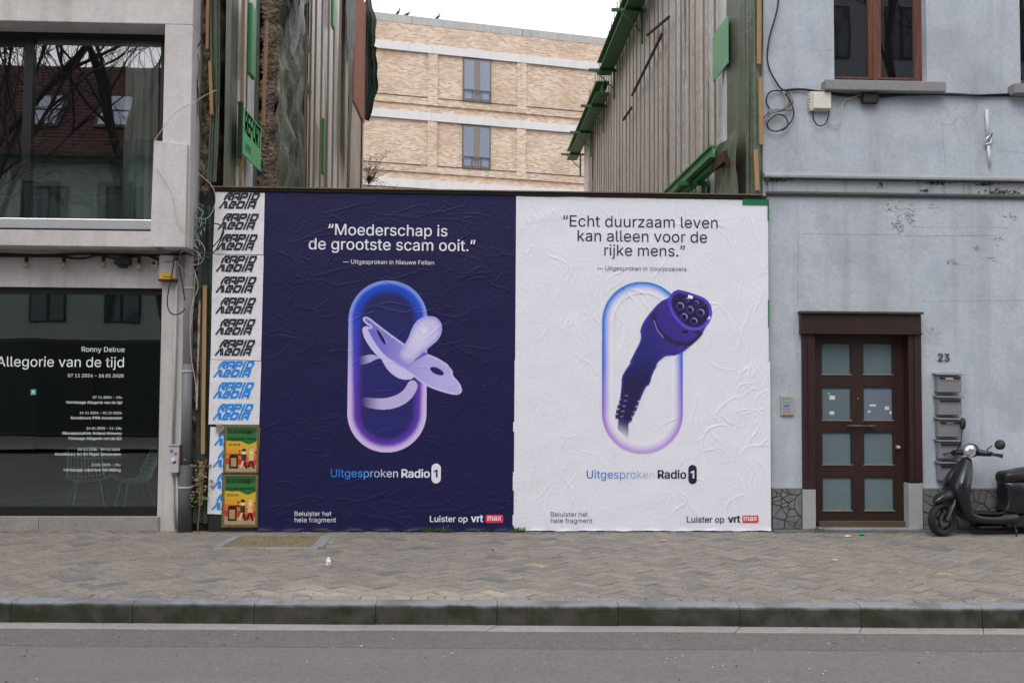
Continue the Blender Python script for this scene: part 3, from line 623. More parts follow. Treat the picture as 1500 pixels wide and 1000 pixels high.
# cables and boxes
def cable(name, pts, r, m, label, smooth=6, Y=None, cat='cable', group=None, off=0):
    P = [Vector(p) for p in pts]; Q = []
    for i in range(len(P)-1):
        p0, p1, p2, p3 = P[max(i-1, 0)], P[i], P[i+1], P[min(i+2, len(P)-1)]
        for k in range(smooth):
            t = k/smooth; Q.append(.5*((2*p1)+(-p0+p2)*t+(2*p0-5*p1+4*p2-p3)*t*t+(-p0+3*p1-3*p2+p3)*t**3))
    Q.append(P[-1]); return MB().tube(Q, r, 6).build(name, m, None, True, label=label, cat=cat, group=group)
def wp(pts, Y): return [(*[W(x, y, Y)[0]], Y+random.uniform(-.008, .008), W(x, y, Y)[1]) for x, y in pts]
cable('wall_cable', wp([(1142, -40), (1139, 10), (1126, 60), (1125, 95), (1140, 125), (1150, 135)], YR-.04), .011, cable_m, 'black cable hanging from above down to the coil on the blue grey wall')
cable('wall_cable', wp([(1145, 133), (1170, 131), (1195, 134), (1230, 139), (1262, 141), (1290, 142), (1330, 139), (1390, 138), (1440, 140), (1500, 140), (1560, 140)], YR-.03), .016, cable_m, 'thick black cable running along the wall under the window sill')
cable('wall_cable', wp([(1280, 140), (1330, 136.5), (1400, 140.5), (1470, 138), (1560, 138)], YR-.05), .008, cable_m, 'thin black cable twisted along the thick one under the sill')
cable('wall_cable', wp([(1146, 133), (1128, 135), (1122, 148), (1127, 160)], YR-.04), .010, cable_m, 'short black cable bend left of the white box')
cable('cable_loop', wp([(1150, 138), (1159, 152), (1163, 168), (1155, 183), (1140, 192), (1128, 190), (1124, 180), (1138, 168), (1150, 172), (1154, 184), (1145, 192)], YR-.06), .009, cable_m, 'coiled black cable loops at the left edge of the blue grey wall')
for k in range(9):
    a = random.uniform(0, 6); cable('loose_wire', wp([(1150+random.uniform(-4, 8), 134), (1158+random.uniform(-6, 6), 150), (1150+random.uniform(-6, 8), 162), (1126+random.uniform(-4, 10), 166+random.uniform(-6, 6)), (1118+random.uniform(-6, 12), 178+random.uniform(-14, 14))], YR-.06), .0035, cable_w if k % 2 else rust, 'thin loose wire tangled beside the coiled black cable', group='loose wires of the cable coil')
x0, x1, z0, z1 = rect(1187, 134, 1217, 162, YR-.08); jb = root0('junction_box', 'cream plastic junction box with cables on the blue grey wall', 'junction box', (x0, YR, z0))
MB().box(x0, x1, YR-.07, YR-.003, z0, z1).build('box_base', beige_plastic, jb, bev=.006); MB().box(x0+.035, x1-.0, YR-.10, YR-.0705, z0+.02, z1-.01).build('box_cover', mat('white plastic', (.62, .61, .56), .5, .03, bump=0), jb, bev=.01)
for k in range(5): MB().lathe([(.013, x0-.022), (.013, x0-.001)], 8, (0, YR-.045, z0+.05+k*.038), 'x').build('gland', beige_plastic, jb)
cable('wall_cable', wp([(1191, 163), (1192, 175), (1199, 184), (1208, 182), (1213, 172), (1214, 163)], YR-.05), .008, cable_m, 'black cable looping beneath the cream junction box')
cable('wall_cable', wp([(1213, 164), (1214, 180), (1221, 183), (1229, 181), (1232, 165), (1236, 150), (1246, 144), (1262, 139)], YR-.04), .0065, cable_w, 'pale cable from the junction box up to the black splice box')
x0, x1, z0, z1 = rect(1264, 137, 1286, 151, YR-.08); MB().box(x0, x1, YR-.10, YR-.01, z0, z1).box(x0-.02, x0-.001, YR-.08, YR-.03, z0+.03, z1-.03).box(x1+.001, x1+.02, YR-.08, YR-.03, z0+.03, z1-.03).build('splice_box', black_paint, bev=.012, label='black cable splice box fixed under the window sill', cat='splice box')
x, z1 = W(1445, 161, YR-.03); x2, z0 = W(1450, 243, YR-.03); zm = W(1448, 208, YR)[1]
wpp = root0('pipe_stub', 'short white pipe stub with hook on the upper blue grey wall', 'pipe', (x, YR, z0))
MB().tube([(x, YR-.03, z1), (x+.012, YR-.03, zm)], .022, 8).build('upper_pipe', mat('white pvc', (.5, .53, .58), .5, .05, bump=0), wpp, True)
MB().tube([(x+.014, YR-.03, zm-.06), (x2, YR-.03, z0)], .02, 8).build('lower_pipe', MATS['white pvc'], wpp, True)
MB().tube([(x-.03, YR-.03, zm-.05), (x-.015, YR-.06, zm+.04), (x+.05, YR-.06, zm+.1), (x+.05, YR-.03, zm-.02), (x-.03, YR-.04, zm-.045)], .014, 6).build('hook', silver, wpp, True)
# ================================================================= hoarding and posters
HX0, HX1 = -3.15, 3.775
ho = root0('hoarding', 'black boarded site hoarding carrying the posters between the two houses', 'hoarding', (.3, .05, 0))
for i in range(6):
    a = HX0+(HX1-HX0)/6*i; MB().box(a+.003, a+(HX1-HX0)/6-.003, .006, .030, .0+random.random()*.01, 4.16).build('board', black_paint, ho)
for i in range(7): a = HX0+.03+(HX1-HX0-.1)/6*i; MB().box(a, a+.07, .031, .101, 0, 4.15).build('post', old_lath, ho)
MB().box(HX0-.03, HX1-.02, -.025, .09, 4.183, 4.215).build('top_beam', black_paint, ho, bev=.004)
MB().box(HX0-.05, HX1-.08, -.05, .10, 4.2155, 4.232).build('top_strip', mat('old brown strip', (.14, .095, .06), .8, .3, 3, .3, 40), ho, bev=.003)
MB().box(HX1-.33, HX1-.0, -.012, .0055, 4.10, 4.175).build('green_edge', green_paint, ho)
MB().box(HX1-.01, HX1+.005, -.012, .0055, 3.9, 4.175).build('green_edge', green_paint, ho); MB().box(HX1-.01, HX1+.005, -.010, .0055, 2.55, 2.9).build('green_edge', green_paint, ho)
class Relief:                                                        # height of the pasted, creased paper
    def __init__(s, x0, x1, z0, z1, res=.006):
        s.x0, s.z0, s.r = x0, z0, res; s.w = int((x1-x0)/res)+3; s.h = int((z1-z0)/res)+3; s.H = np.zeros((s.h, s.w)); s.N = np.zeros((s.h, s.w)); s.x1, s.z1 = x1, z1
        X, Z = np.meshgrid(np.arange(s.w)*res, np.arange(s.h)*res)
        for k in range(14):
            fx, fz = RNG.normal(0, 9), RNG.normal(0, 9); s.N += .00042*np.sin(fx*X+fz*Z+RNG.random()*6.3)
    def crease(s, x, z, ang, L, amp, sig, wig=.25, arc=0):
        n = int(L/.005); r = int(3*sig/s.r)+1; a = ang
        for k in range(n):
            a += RNG.normal(0, wig)*.12+arc/n; x += math.cos(a)*.005; z += math.sin(a)*.005
            i, j = int((z-s.z0)/s.r), int((x-s.x0)/s.r)
            if not (r < i < s.h-r-1 and r < j < s.w-r-1): continue
            t = math.sin(math.pi*(k+.5)/n)**.6*amp
            jj, ii = np.meshgrid(np.arange(j-r, j+r+1), np.arange(i-r, i+r+1)); d = ((jj*s.r+s.x0-x)**2+(ii*s.r+s.z0-z)**2)/sig**2
            b = s.H[i-r:i+r+1, j-r:j+r+1]; np.maximum(b, t*np.exp(-d), out=b)
    def at(s, x, z):
        u = np.clip((np.asarray(x)-s.x0)/s.r, 0, s.w-1.001); v = np.clip((np.asarray(z)-s.z0)/s.r, 0, s.h-1.001); i, j = v.astype(int), u.astype(int); a, b = v-i, u-j; A = s.H+s.N
        return A[i, j]*(1-a)*(1-b)+A[i+1, j]*a*(1-b)+A[i, j+1]*(1-a)*b+A[i+1, j+1]*a*b
BX0, BX1 = W(383, 530)[0], W(754.3, 530)[0]; WX0, WX1 = BX1+.003, W(1126.3, 530)[0]; PZ0, PZ1 = .015, 4.181
rb = Relief(BX0, BX1, PZ0, PZ1); rw = Relief(WX0, WX1, PZ0, PZ1)
for k in range(260):
    rb.crease(RNG.uniform(BX0, BX1), RNG.uniform(PZ0, PZ1), RNG.normal(0, .35)+(1.4 if RNG.random() < .18 else 0), RNG.uniform(.06, .5), RNG.uniform(.0012, .0042), RNG.uniform(.006, .012), .9)
for z in (3.92, 3.90, 3.55, 3.12, 2.72, 2.35): 
    for k in range(6): rb.crease(RNG.uniform(BX0, BX1-.5), z+RNG.normal(0, .03), RNG.normal(-.03, .06), RNG.uniform(.3, .8), .004, .008, .5)
for k in range(60): rb.crease(RNG.uniform(BX0, BX1), .12+RNG.random()*.3, RNG.normal(.2, .3), RNG.uniform(.1, .45), .0035, .012, .5)
for k in range(190):
    rw.crease(RNG.uniform(WX0, WX1), RNG.uniform(PZ0, PZ1), math.pi/2+RNG.normal(0, .22), RNG.uniform(.08, .7), RNG.uniform(.0015, .0055), RNG.uniform(.006, .012), .6)
for k in range(36):
    rw.crease(WX1-abs(RNG.normal(0, .55))-.03, RNG.uniform(.1, 1.9), math.pi/2+RNG.normal(.25, .35), RNG.uniform(.1, .6), RNG.uniform(.003, .007), .009, .7)
for k in range(26): rw.crease(WX0+.15+k*.018, 3.80+.004*k, 2.0+RNG.normal(0, .1), .12+RNG.random()*.06, .0055, .007, .4)
for k in range(7): rw.crease(WX0+1.85+RNG.random()*.7, 3.86+RNG.normal(0, .02), RNG.normal(0, .1), .3, .006, .007, .4); rw.crease(WX0+1.9+k*.11, 4.08, -1.7+RNG.normal(0, .1), .25, .006, .007, .3, .8)
ZS = 2.13                                                            # seam between the upper and lower sheets
def sheet_mesh(R, x0, x1, z0, z1, y, m, name, parent, tear=0, dx=.0075):
    nx, nz = int((x1-x0)/dx), int((z1-z0)/dx); X, Z = np.meshgrid(np.linspace(x0, x1, nx), np.linspace(z0, z1, nz)); Y = y-R.at(X, Z)-.0002
    if tear:
        t = (Z-z0)/(z1-z0); e = np.sin(X*9)*.006+np.sin(X*31+1)*.004+np.sin(X*83)*.002; Z = Z+(1-t)**60*e*tear; Y = Y-(1-t)**110*(.014+.012*np.sin(X*17))*tear
    return MB().grid(X, Y, Z).build(name, m, parent, True)
def shade(c0, c1, t): return np.asarray(c0)*(1-t[..., None])+np.asarray(c1)*t[..., None]
def ss(a, b, x): t = np.clip((x-a)/(b-a), 0, 1); return t*t*(3-2*t)
def pip(u, v, P):
    c = np.zeros(u.shape, bool); n = len(P)
    for i in range(n):
        (x1, y1), (x2, y2) = P[i], P[(i+1) % n]
        if y1 == y2: continue
        c ^= ((y1 > v) != (y2 > v)) & (u < (x2-x1)*(v-y1)/(y2-y1)+x1)
    return c
def smoothp(P, it=2):
    for _ in range(it): P = [q for i in range(len(P)) for q in ((P[i][0]*.75+P[(i+1) % len(P)][0]*.25, P[i][1]*.75+P[(i+1) % len(P)][1]*.25), (P[i][0]*.25+P[(i+1) % len(P)][0]*.75, P[i][1]*.25+P[(i+1) % len(P)][1]*.75))]
    return P
def lin(c): c = np.asarray(c, float)/255; return np.where(c <= .04045, c/12.92, ((c+.055)/1.055)**2.4)
def capsule(u, v, cx, r, t, b):
    cy = np.clip(v, t+r, b-r); return np.hypot(u-cx, v-cy)-r
def pdist(u, v, P, closed=True):
    d = np.full(u.shape, 1e9)
    for i in range(len(P)-(0 if closed else 1)):
        (x1, y1), (x2, y2) = P[i], P[(i+1) % len(P)]; dx, dy = x2-x1, y2-y1; L = dx*dx+dy*dy or 1e-9; t = np.clip(((u-x1)*dx+(v-y1)*dy)/L, 0, 1); d = np.minimum(d, np.hypot(u-x1-t*dx, v-y1-t*dy))
    return d
A2 = lambda P: [(500+x/7.145, 400+y/7.145) for x, y in P]
A3 = lambda P: [(500+x/5.265, 530+y/5.265) for x, y in P]
A4 = lambda P: [(870+x/7.14, 400+y/7.14) for x, y in P]
A5 = lambda P: [(870+x/5.263, 530+y/5.263) for x, y in P]
def art_dark(u, v):
    bgc = np.array([.0150, .0135, .062]); C = np.broadcast_to(bgc, u.shape+(3,)).copy(); A = np.zeros(u.shape, bool)
    d = capsule(u, v, 567.6, 57.8, 411, 662.5); ins = d < 0; t = -d; tv = np.clip((v-440)/140, 0, 1)
    edge = shade(lin([120, 145, 225]), lin([205, 185, 232]), tv); mid = shade(lin([18, 72, 200]), lin([92, 52, 170]), tv); core = shade(lin([28, 34, 88]), lin([34, 32, 104]), tv)
    rimw = 4+5*ss(430, 660, v)
    c = edge; k = ss(rimw*.4, rimw+4, t)[..., None]; c = c*(1-k)+mid*k; k = ss(rimw+3, 24, t)[..., None]; c = c*(1-k)+core*k
    C[ins] = c[ins]; A |= ins
    def put(mask, col): C[mask] = col[mask] if getattr(col, 'ndim', 1) > 1 else col; A[mask] = True
    # ring handle
    arc = [(583, 548), (606, 557)]
    P = smoothp(A3([(520, 150), (560, 140), (585, 165), (590, 205), (545, 285), (470, 340), (380, 368), (280, 370), (160, 345), (160, 270), (230, 282), (340, 285), (430, 258), (490, 215)]), 2); m_ = pip(u, v, P)
    k = ss(526, 562, u); put(m_ & ins, C*(1-k[..., None])+lin([186, 176, 222])*k[..., None]); put(m_ & ~ins, lin([186, 176, 222]))
    P = smoothp(A2([(180, 880), (300, 855), (360, 865), (380, 880), (440, 878), (440, 895), (370, 900), (290, 945), (180, 975)]), 1); m_ = pip(u, v, P); k = ss(524, 545, u); put(m_, C*(1-k[..., None])+lin([180, 170, 225])*k[..., None])
    # back plate of the shield, then the shield itself
    P = smoothp(A2([(212, 600), (225, 570), (265, 560), (330, 580), (430, 760), (520, 880)])+A3([(520, 20), (580, 60), (560, 130), (500, 142), (430, 125), (370, 80), (320, 10)])+A2([(430, 915), (340, 840), (240, 700)]), 1)
    m_ = pip(u, v, P); put(m_, lin([198, 192, 236]))
    P = smoothp(A2([(212, 485), (235, 460), (275, 465), (380, 545), (520, 650), (650, 740), (780, 820), (900, 845), (1000, 885), (1110, 950)])+A3([(830, 35), (862, 72), (858, 105), (905, 150), (935, 205), (925, 245), (880, 256), (790, 235), (700, 205), (620, 165), (550, 105)])+A2([(560, 960), (430, 870), (330, 740), (260, 620), (250, 565), (320, 575), (245, 535)]), 1)
    m_ = pip(u, v, P); dd = pdist(u, v, P); g = ss(530, 650, u); base = shade(lin([106, 100, 200]), lin([180, 172, 228]), g); k = ss(3.4, 1.6, dd)[..., None]; base = base*(1-k)+lin([196, 190, 236])*k
    put(m_, base)
    for (cx, cy, ra, rbb, an, full) in ((557.9, 494.2, 12.6, 2.6, 1.05, 1), (640, 543.7, 10.8, 4.6, .42, 1)):
        x_ = (u-cx)*math.cos(an)+(v-cy)*math.sin(an); y_ = -(u-cx)*math.sin(an)+(v-cy)*math.cos(an); put((x_/ra)**2+(y_/rbb)**2 < 1, lin([26, 26, 78]))
        put(((x_/ra)**2+((y_+1.6)/rbb)**2 < 1.0) & ~((x_/ra)**2+(y_/rbb)**2 < 1), lin([150, 146, 228]))
    P = A2([(750, 935), (850, 820), (905, 848), (840, 880)]); put(pip(u, v, P), lin([98, 92, 190]))
    # nipple
    P = smoothp(A2([(930, 447), (1000, 465), (1048, 530), (1052, 620), (1010, 700), (930, 770), (860, 820), (790, 890), (740, 940), (640, 930), (590, 850), (650, 760), (700, 680), (725, 600), (770, 510), (850, 455)]), 2); m_ = pip(u, v, P); dd = pdist(u, v, P)
    base = shade(lin([198, 192, 230]), lin([168, 160, 222]), ss(8, 1, dd)); k = (np.exp(-((u-621)**2+(v-484)**2)/18)+.35*np.exp(-((u-612)**2+(v-498)**2)/260))[..., None]*.8; base = base*(1-k)+lin([232, 230, 248])*k; put(m_, base)
    return C, A
def art_light(u, v):
    paper = lin([226, 225, 236]); C = np.broadcast_to(paper, u.shape+(3,)).copy(); A = np.zeros(u.shape, bool)
    d = capsule(u, v, 940.8, 59.0, 413, 664); ins = d < 0; t = -d
    tv = np.clip((v-413)/251, 0, 1); stops = [(0, (10, 120, 222)), (.3, (30, 110, 225)), (.5, (62, 92, 215)), (.75, (150, 105, 205)), (1, (186, 152, 224))]
    E_ = np.stack([np.interp(tv, [s[0] for s in stops], [lin(s[1])[k] for s in stops]) for k in range(3)], -1)
    k = ss(1, 15, t)**.7; c = E_*(1-k[..., None])+paper*k[..., None]; C[ins] = c[ins]; A |= ins & (t < 17)
    def put(mask, col): C[mask] = col[mask] if getattr(col, 'ndim', 1) > 1 else col; A[mask] = True
    body = smoothp(A4([(840, 185), (900, 170), (1180, 260), (1240, 370), (1228, 480), (1150, 590), (1135, 640), (1080, 700), (1000, 770), (920, 835), (840, 868), (750, 866), (700, 905), (660, 945), (645, 990)])+A5([(505, 0), (450, 90), (428, 180), (400, 188), (352, 300), (330, 370), (302, 420), (284, 472), (262, 475)])+A5([(190, 447), (160, 435), (172, 372), (200, 290), (212, 180), (212, 120), (245, 60), (290, 0)])+A4([(360, 960), (420, 840), (482, 720), (490, 660), (478, 600), (520, 500), (640, 350), (710, 285), (780, 262), (805, 215)]), 1)
    m_ = pip(u, v, body); g = np.clip((u-930)/110-(v-500)/300, 0, 1); low = ss(515, 560, v)
    base = shade(lin([34, 38, 116]), lin([72, 45, 146]), g); base = base*(1-low[..., None])+lin([34, 28, 76])*low[..., None]; dd = pdist(u, v, body); k = ss(4, .5, dd)[..., None]*.35; base = base*(1-k)+lin([90, 80, 200])*k; put(m_, base)
    k = (.5*np.exp(-((u-905-(560-v)*.35)**2/90))*ss(590, 480, v))[..., None]; C[m_] = (C*(1-k)+lin([52, 60, 176])*k)[m_]
    cable_p = A5([(188, 445), (266, 470), (262, 600), (240, 575), (182, 520)]); m_ = pip(u, v, cable_p); k = ss(612, 648, v+(u-905)*-.35)[..., None]; put(m_, lin([40, 34, 78])*(1-k)+paper*k)
    for i in range(5):                                                # ribs of the cable sleeve
        x_, y_ = A5([(250-i*9, 262+i*40)])[0]; put(((u-x_)/2.6)**2+((v-y_)/1.1)**2 < 1, lin([112, 108, 158]))
        for sx, sy in ((200-i*8, 290+i*38), (345-i*17, 305+i*40)): x_, y_ = A5([(sx, sy)])[0]; put((abs(u-x_) < 1.6) & (abs(v-y_) < .6), paper*.8)
    col = A4([(640, 380), (625, 470), (650, 570), (720, 660), (830, 725), (950, 745), (1060, 715), (1140, 620)]); dd = pdist(u, v, smoothp(col, 1)[1:-1], False); put((dd < 3.4) & pip(u, v, body), lin([38, 32, 78])); dd = pdist(u, v, A4([(625, 500), (660, 600), (720, 672)]), False); put(dd < .9, lin([120, 112, 205]))
    rim = smoothp(A4([(850, 178), (900, 170), (1100, 230), (1190, 275), (1240, 370), (1230, 480), (1160, 570), (1080, 602), (1000, 598), (900, 545), (820, 450), (775, 350), (775, 270), (805, 215)]), 2); m_ = pip(u, v, rim); put(m_, shade(lin([88, 76, 200]), lin([70, 52, 170]), ss(470, 420, v)))
    dd = pdist(u, v, rim); face = m_ & (dd > 4.3); put(face, lin([26, 22, 62])); k = ss(9, 4.3, dd)[..., None]; C[face] = (C*(1-k*.5)+lin([64, 46, 128])*k*.5)[face]
    for cx, cy, r in ((900, 345, 46), (1003, 382, 44), (1115, 412, 46), (940, 458, 44), (1045, 502, 42), (966, 282, 26), (1070, 310, 28)):
        x_, y_ = A4([(cx, cy)])[0]; r /= 7.14; dd = np.hypot(u-x_, v-y_); put(dd < r, lin([40, 36, 92])); put((dd < r*.95) & (dd > r*.68), lin([58, 52, 128])); put((dd < r*.85) & (dd > r*.62) & (u-x_-(v-y_) > r*.35), lin([150, 146, 205])); put(dd < r*.45, lin([14, 12, 36]))
    put(pip(u, v, A4([(985, 225), (1038, 238), (1026, 270), (980, 258)])), lin([238, 238, 248])); put(pip(u, v, A4([(1182, 478), (1212, 440), (1220, 470), (1196, 482)])), lin([220, 214, 240])); put(pip(u, v, A4([(925, 600), (985, 603), (985, 630), (918, 626)])), lin([16, 12, 32]))
    return C, A
def art_mesh(fn, R, px0, px1, py0, py1, name, parent, m=None, step=.5, y=-.0065, rfun=None):
    """flat print: the pigment of each small piece of paper is stored with its corner"""
    U, V_ = np.meshgrid(np.arange(px0, px1, step), np.arange(py0, py1, step)); C, A = fn(U, V_)
    xa, za = W(px0, py0); xb, _ = W(px1, py0); xc, zc = W(px0, py1); xd, _ = W(px1, py1)
    s = (U-px0)/(px1-px0); t = (V_-py0)/(py1-py0); Ym = [W((px0+px1)/2, py0)[1], W((px0+px1)/2, py1)[1]]
    X = (xa+xc)/2*(1-s)+(xb+xd)/2*s; Z = Ym[0]*(1-t)+Ym[1]*t
    Yy = y-(R.at(X, Z) if R else 0*X)
    # keep only cells with print
    Ac = A[:-1, :-1] | A[1:, :-1] | A[:-1, 1:] | A[1:, 1:]; n, k = A.shape; used = np.zeros(A.shape, bool); used[:-1, :-1] |= Ac; used[1:, :-1] |= Ac; used[:-1, 1:] |= Ac; used[1:, 1:] |= Ac
    idx = -np.ones(A.shape, int); idx[used] = np.arange(used.sum()); i, j = np.nonzero(Ac)
    fs = np.stack([idx[i+1, j], idx[i+1, j+1], idx[i, j+1], idx[i, j]], 1).tolist()
    vs = np.stack([X[used], Yy[used], Z[used]], 1).tolist(); cs = np.concatenate([C[used], np.ones((used.sum(), 1))], 1)
    me = colmesh(name, vs, fs, cs, m or paper_print); me.shade_smooth(); return link(name, me, parent)
def ptext(s, x0, x1, yb, R, m, parent, off=0, grad=None, name='lettering', hf=None, eps=.0072):
    v, f = text_mesh(s, FONT, off); a, z = W(x0, yb); b, _ = W(x1, yb); x_ = v[:, 0].min(); k = (b-a)/(v[:, 0].max()-x_)
    bm = bmesh.new(); vv = [bm.verts.new((a+(p[0]-x_)*k, p[2], z+p[1]*k)) for p in v]
    for q in f:
        try: bm.faces.new([vv[i] for i in q])
        except ValueError: pass
    zs = [q.co.z for q in bm.verts]; st = .03
    for c, no, lo, hi in (((1, 0, 0), (1, 0, 0), a, b), ((0, 0, 1), (0, 0, 1), min(zs), max(zs))):
        t = lo+st*.5
        while t < hi: bmesh.ops.bisect_plane(bm, geom=bm.verts[:]+bm.edges[:]+bm.faces[:], plane_co=(c[0]*t, 0, c[2]*t), plane_no=no); t += st
    xs = np.array([q.co.x for q in bm.verts]); z_ = np.array([q.co.z for q in bm.verts]); h = R.at(xs, z_)
    for q, hh in zip(bm.verts, h): q.co.y = -eps-hh-q.co.y
    me = bpy.data.meshes.new(name); bm.to_mesh(me); bm.free(); me.materials.append(m)
    if grad:
        t = np.clip((xs-a)/(b-a), 0, 1)
        c = np.stack([np.interp(t, [0, .45, 1], [lin(g)[q] for g in grad]) for q in range(3)]+[np.ones(len(xs))], 1)
        at = me.color_attributes.new('Col', 'FLOAT_COLOR', 'POINT'); at.data.foreach_set('color', c.astype(np.float32).ravel())
    return link(name, me, parent)
def pill(px0, px1, py0, py1, R, m, parent, name, rad=1.0, eps=.0076):
    x0, x1, z0, z1 = rect(px0, py0, px1, py1); r = min(x1-x0, z1-z0)/2*rad; P = []
    for cx, cz, a0 in ((x1-r, z1-r, 0), (x0+r, z1-r, 1), (x0+r, z0+r, 2), (x1-r, z0+r, 3)):
        for k in range(7): a = (a0+k/6)*math.pi/2; P.append((cx+r*math.cos(a), cz+r*math.sin(a)))
    h = float(R.at((x0+x1)/2, (z0+z1)/2)) if R else 0
    return MB().add([(x, -eps-float(R.at(x, z)), z) for x, z in P]+[((x0+x1)/2, -eps-h, (z0+z1)/2)], [(i, (i+1) % len(P), len(P)) for i in range(len(P))]).build(name, m, parent)
def one(R, px, py, m, parent):                                       # the figure 1 on the badge
    x, z = W(px, py); P = [(x+a*.0085*1.15, z+b*.0085) for a, b in ((-.2, -5.6), (1.9, -5.6), (1.9, 5.6), (.1, 5.6), (-2.9, 3.7), (-2.9, 1.4), (-.2, 2.9))]
    h = float(R.at(x, z)); MB().add([(p, -.0094-h, q) for p, q in P], [(0, 1, 2, 3, 6), (3, 4, 5, 6)]).build('lettering', m, parent)
pb_ = root0('poster', 'midnight blue poster with a lilac pacifier and white quote about motherhood', 'poster', ((BX0+BX1)/2, -.002, PZ0), 'large pasted radio posters')
sheet_mesh(rb, BX0, BX1, ZS-.012, PZ1, -.0022, paper_blue, 'upper_sheet', pb_); sheet_mesh(rb, BX0-.008, BX1-.004, PZ0, ZS, -.0032, paper_blue, 'lower_sheet', pb_, 1.0)
art_mesh(art_dark, rb, 506, 682, 407, 666, 'pacifier_print', pb_)
ptext('“Moederschap is', 481, 655.5, 344.2, rb, ink_white, pb_, .006); ptext('de grootste scam ooit.”', 452.3, 696.6, 365.2, rb, ink_white, pb_, .006); ptext('— Uitgesproken in Nieuwe Feiten', 502.7, 636, 386.4, rb, ink_white, pb_)
ptext('Uitgesproken', 484.8, 583, 698.3, rb, paper_print, pb_, .0, [(0, 128, 235), (60, 150, 232), (225, 222, 238)]); ptext('Radio', 588, 629.8, 698.8, rb, ink_white, pb_, .022)
pill(632, 645.8, 678.5, 707.5, rb, ink_white, pb_, 'badge'); one(rb, 638.9, 693, ink_navy, pb_)
ptext('Beluister het', 431.8, 485.6, 755, rb, ink_white, pb_); ptext('hele fragment', 431.8, 492.3, 764.2, rb, ink_white, pb_); ptext('Luister op', 629.8, 685, 763.8, rb, ink_white, pb_, .012)
ptext('vrt', 689.7, 708, 763.8, rb, ink_white, pb_, .03); pill(711.4, 737, 753.4, 765.2, rb, ink_red, pb_, 'badge', .35); ptext('max', 714, 734.3, 761.6, rb, ink_white, pb_, .02, eps=.0092)
pw_ = root0('poster', 'white poster with a purple charging plug and navy quote about sustainable living', 'poster', ((WX0+WX1)/2, -.002, PZ0), 'large pasted radio posters')
sheet_mesh(rw, WX0, WX1-.004, ZS-.012, PZ1-.02, -.0022, paper_white, 'upper_sheet', pw_); sheet_mesh(rw, WX0-.02, WX1+.014, PZ0, ZS-.01, -.0032, paper_white, 'lower_sheet', pw_, .45)
art_mesh(art_light, rw, 880, 1048, 410, 667, 'charging_plug_print', pw_)
ptext('“Echt duurzaam leven', 824.6, 1051, 331.6, rw, ink_navy, pw_, -.002); ptext('kan alleen voor de', 846, 1035.4, 353.2, rw, ink_navy, pw_, -.002); ptext('rijke mens.”', 885, 1003.4, 374.4, rw, ink_navy, pw_, -.002); ptext('— Uitgesproken in Voorproevers', 874.8, 1005.3, 395.9, rw, ink_grey, pw_, -.008)
ptext('Uitgesproken', 859.4, 958.5, 700.2, rw, paper_print, pw_, .0, [(20, 110, 200), (70, 130, 210), (205, 202, 226)]); ptext('Radio', 963.3, 1005, 700.2, rw, ink_navy, pw_, .018)
pill(1008, 1020.4, 680.4, 708.4, rw, ink_navy, pw_, 'badge'); one(rw, 1014.4, 694.4, ink_white, pw_)
ptext('Beluister het', 806.7, 861, 756, rw, ink_grey, pw_); ptext('hele fragment', 806.7, 867.7, 765.3, rw, ink_grey, pw_); ptext('Luister op', 1006, 1060.6, 764.6, rw, ink_navy, pw_, .008)
ptext('vrt', 1066, 1084.3, 764.6, rw, ink_navy, pw_, .03); pill(1087, 1110.8, 754.2, 765.2, rw, ink_red, pw_, 'badge', .35); ptext('max', 1089, 1108.6, 762, rw, ink_white, pw_, .02, eps=.0092)
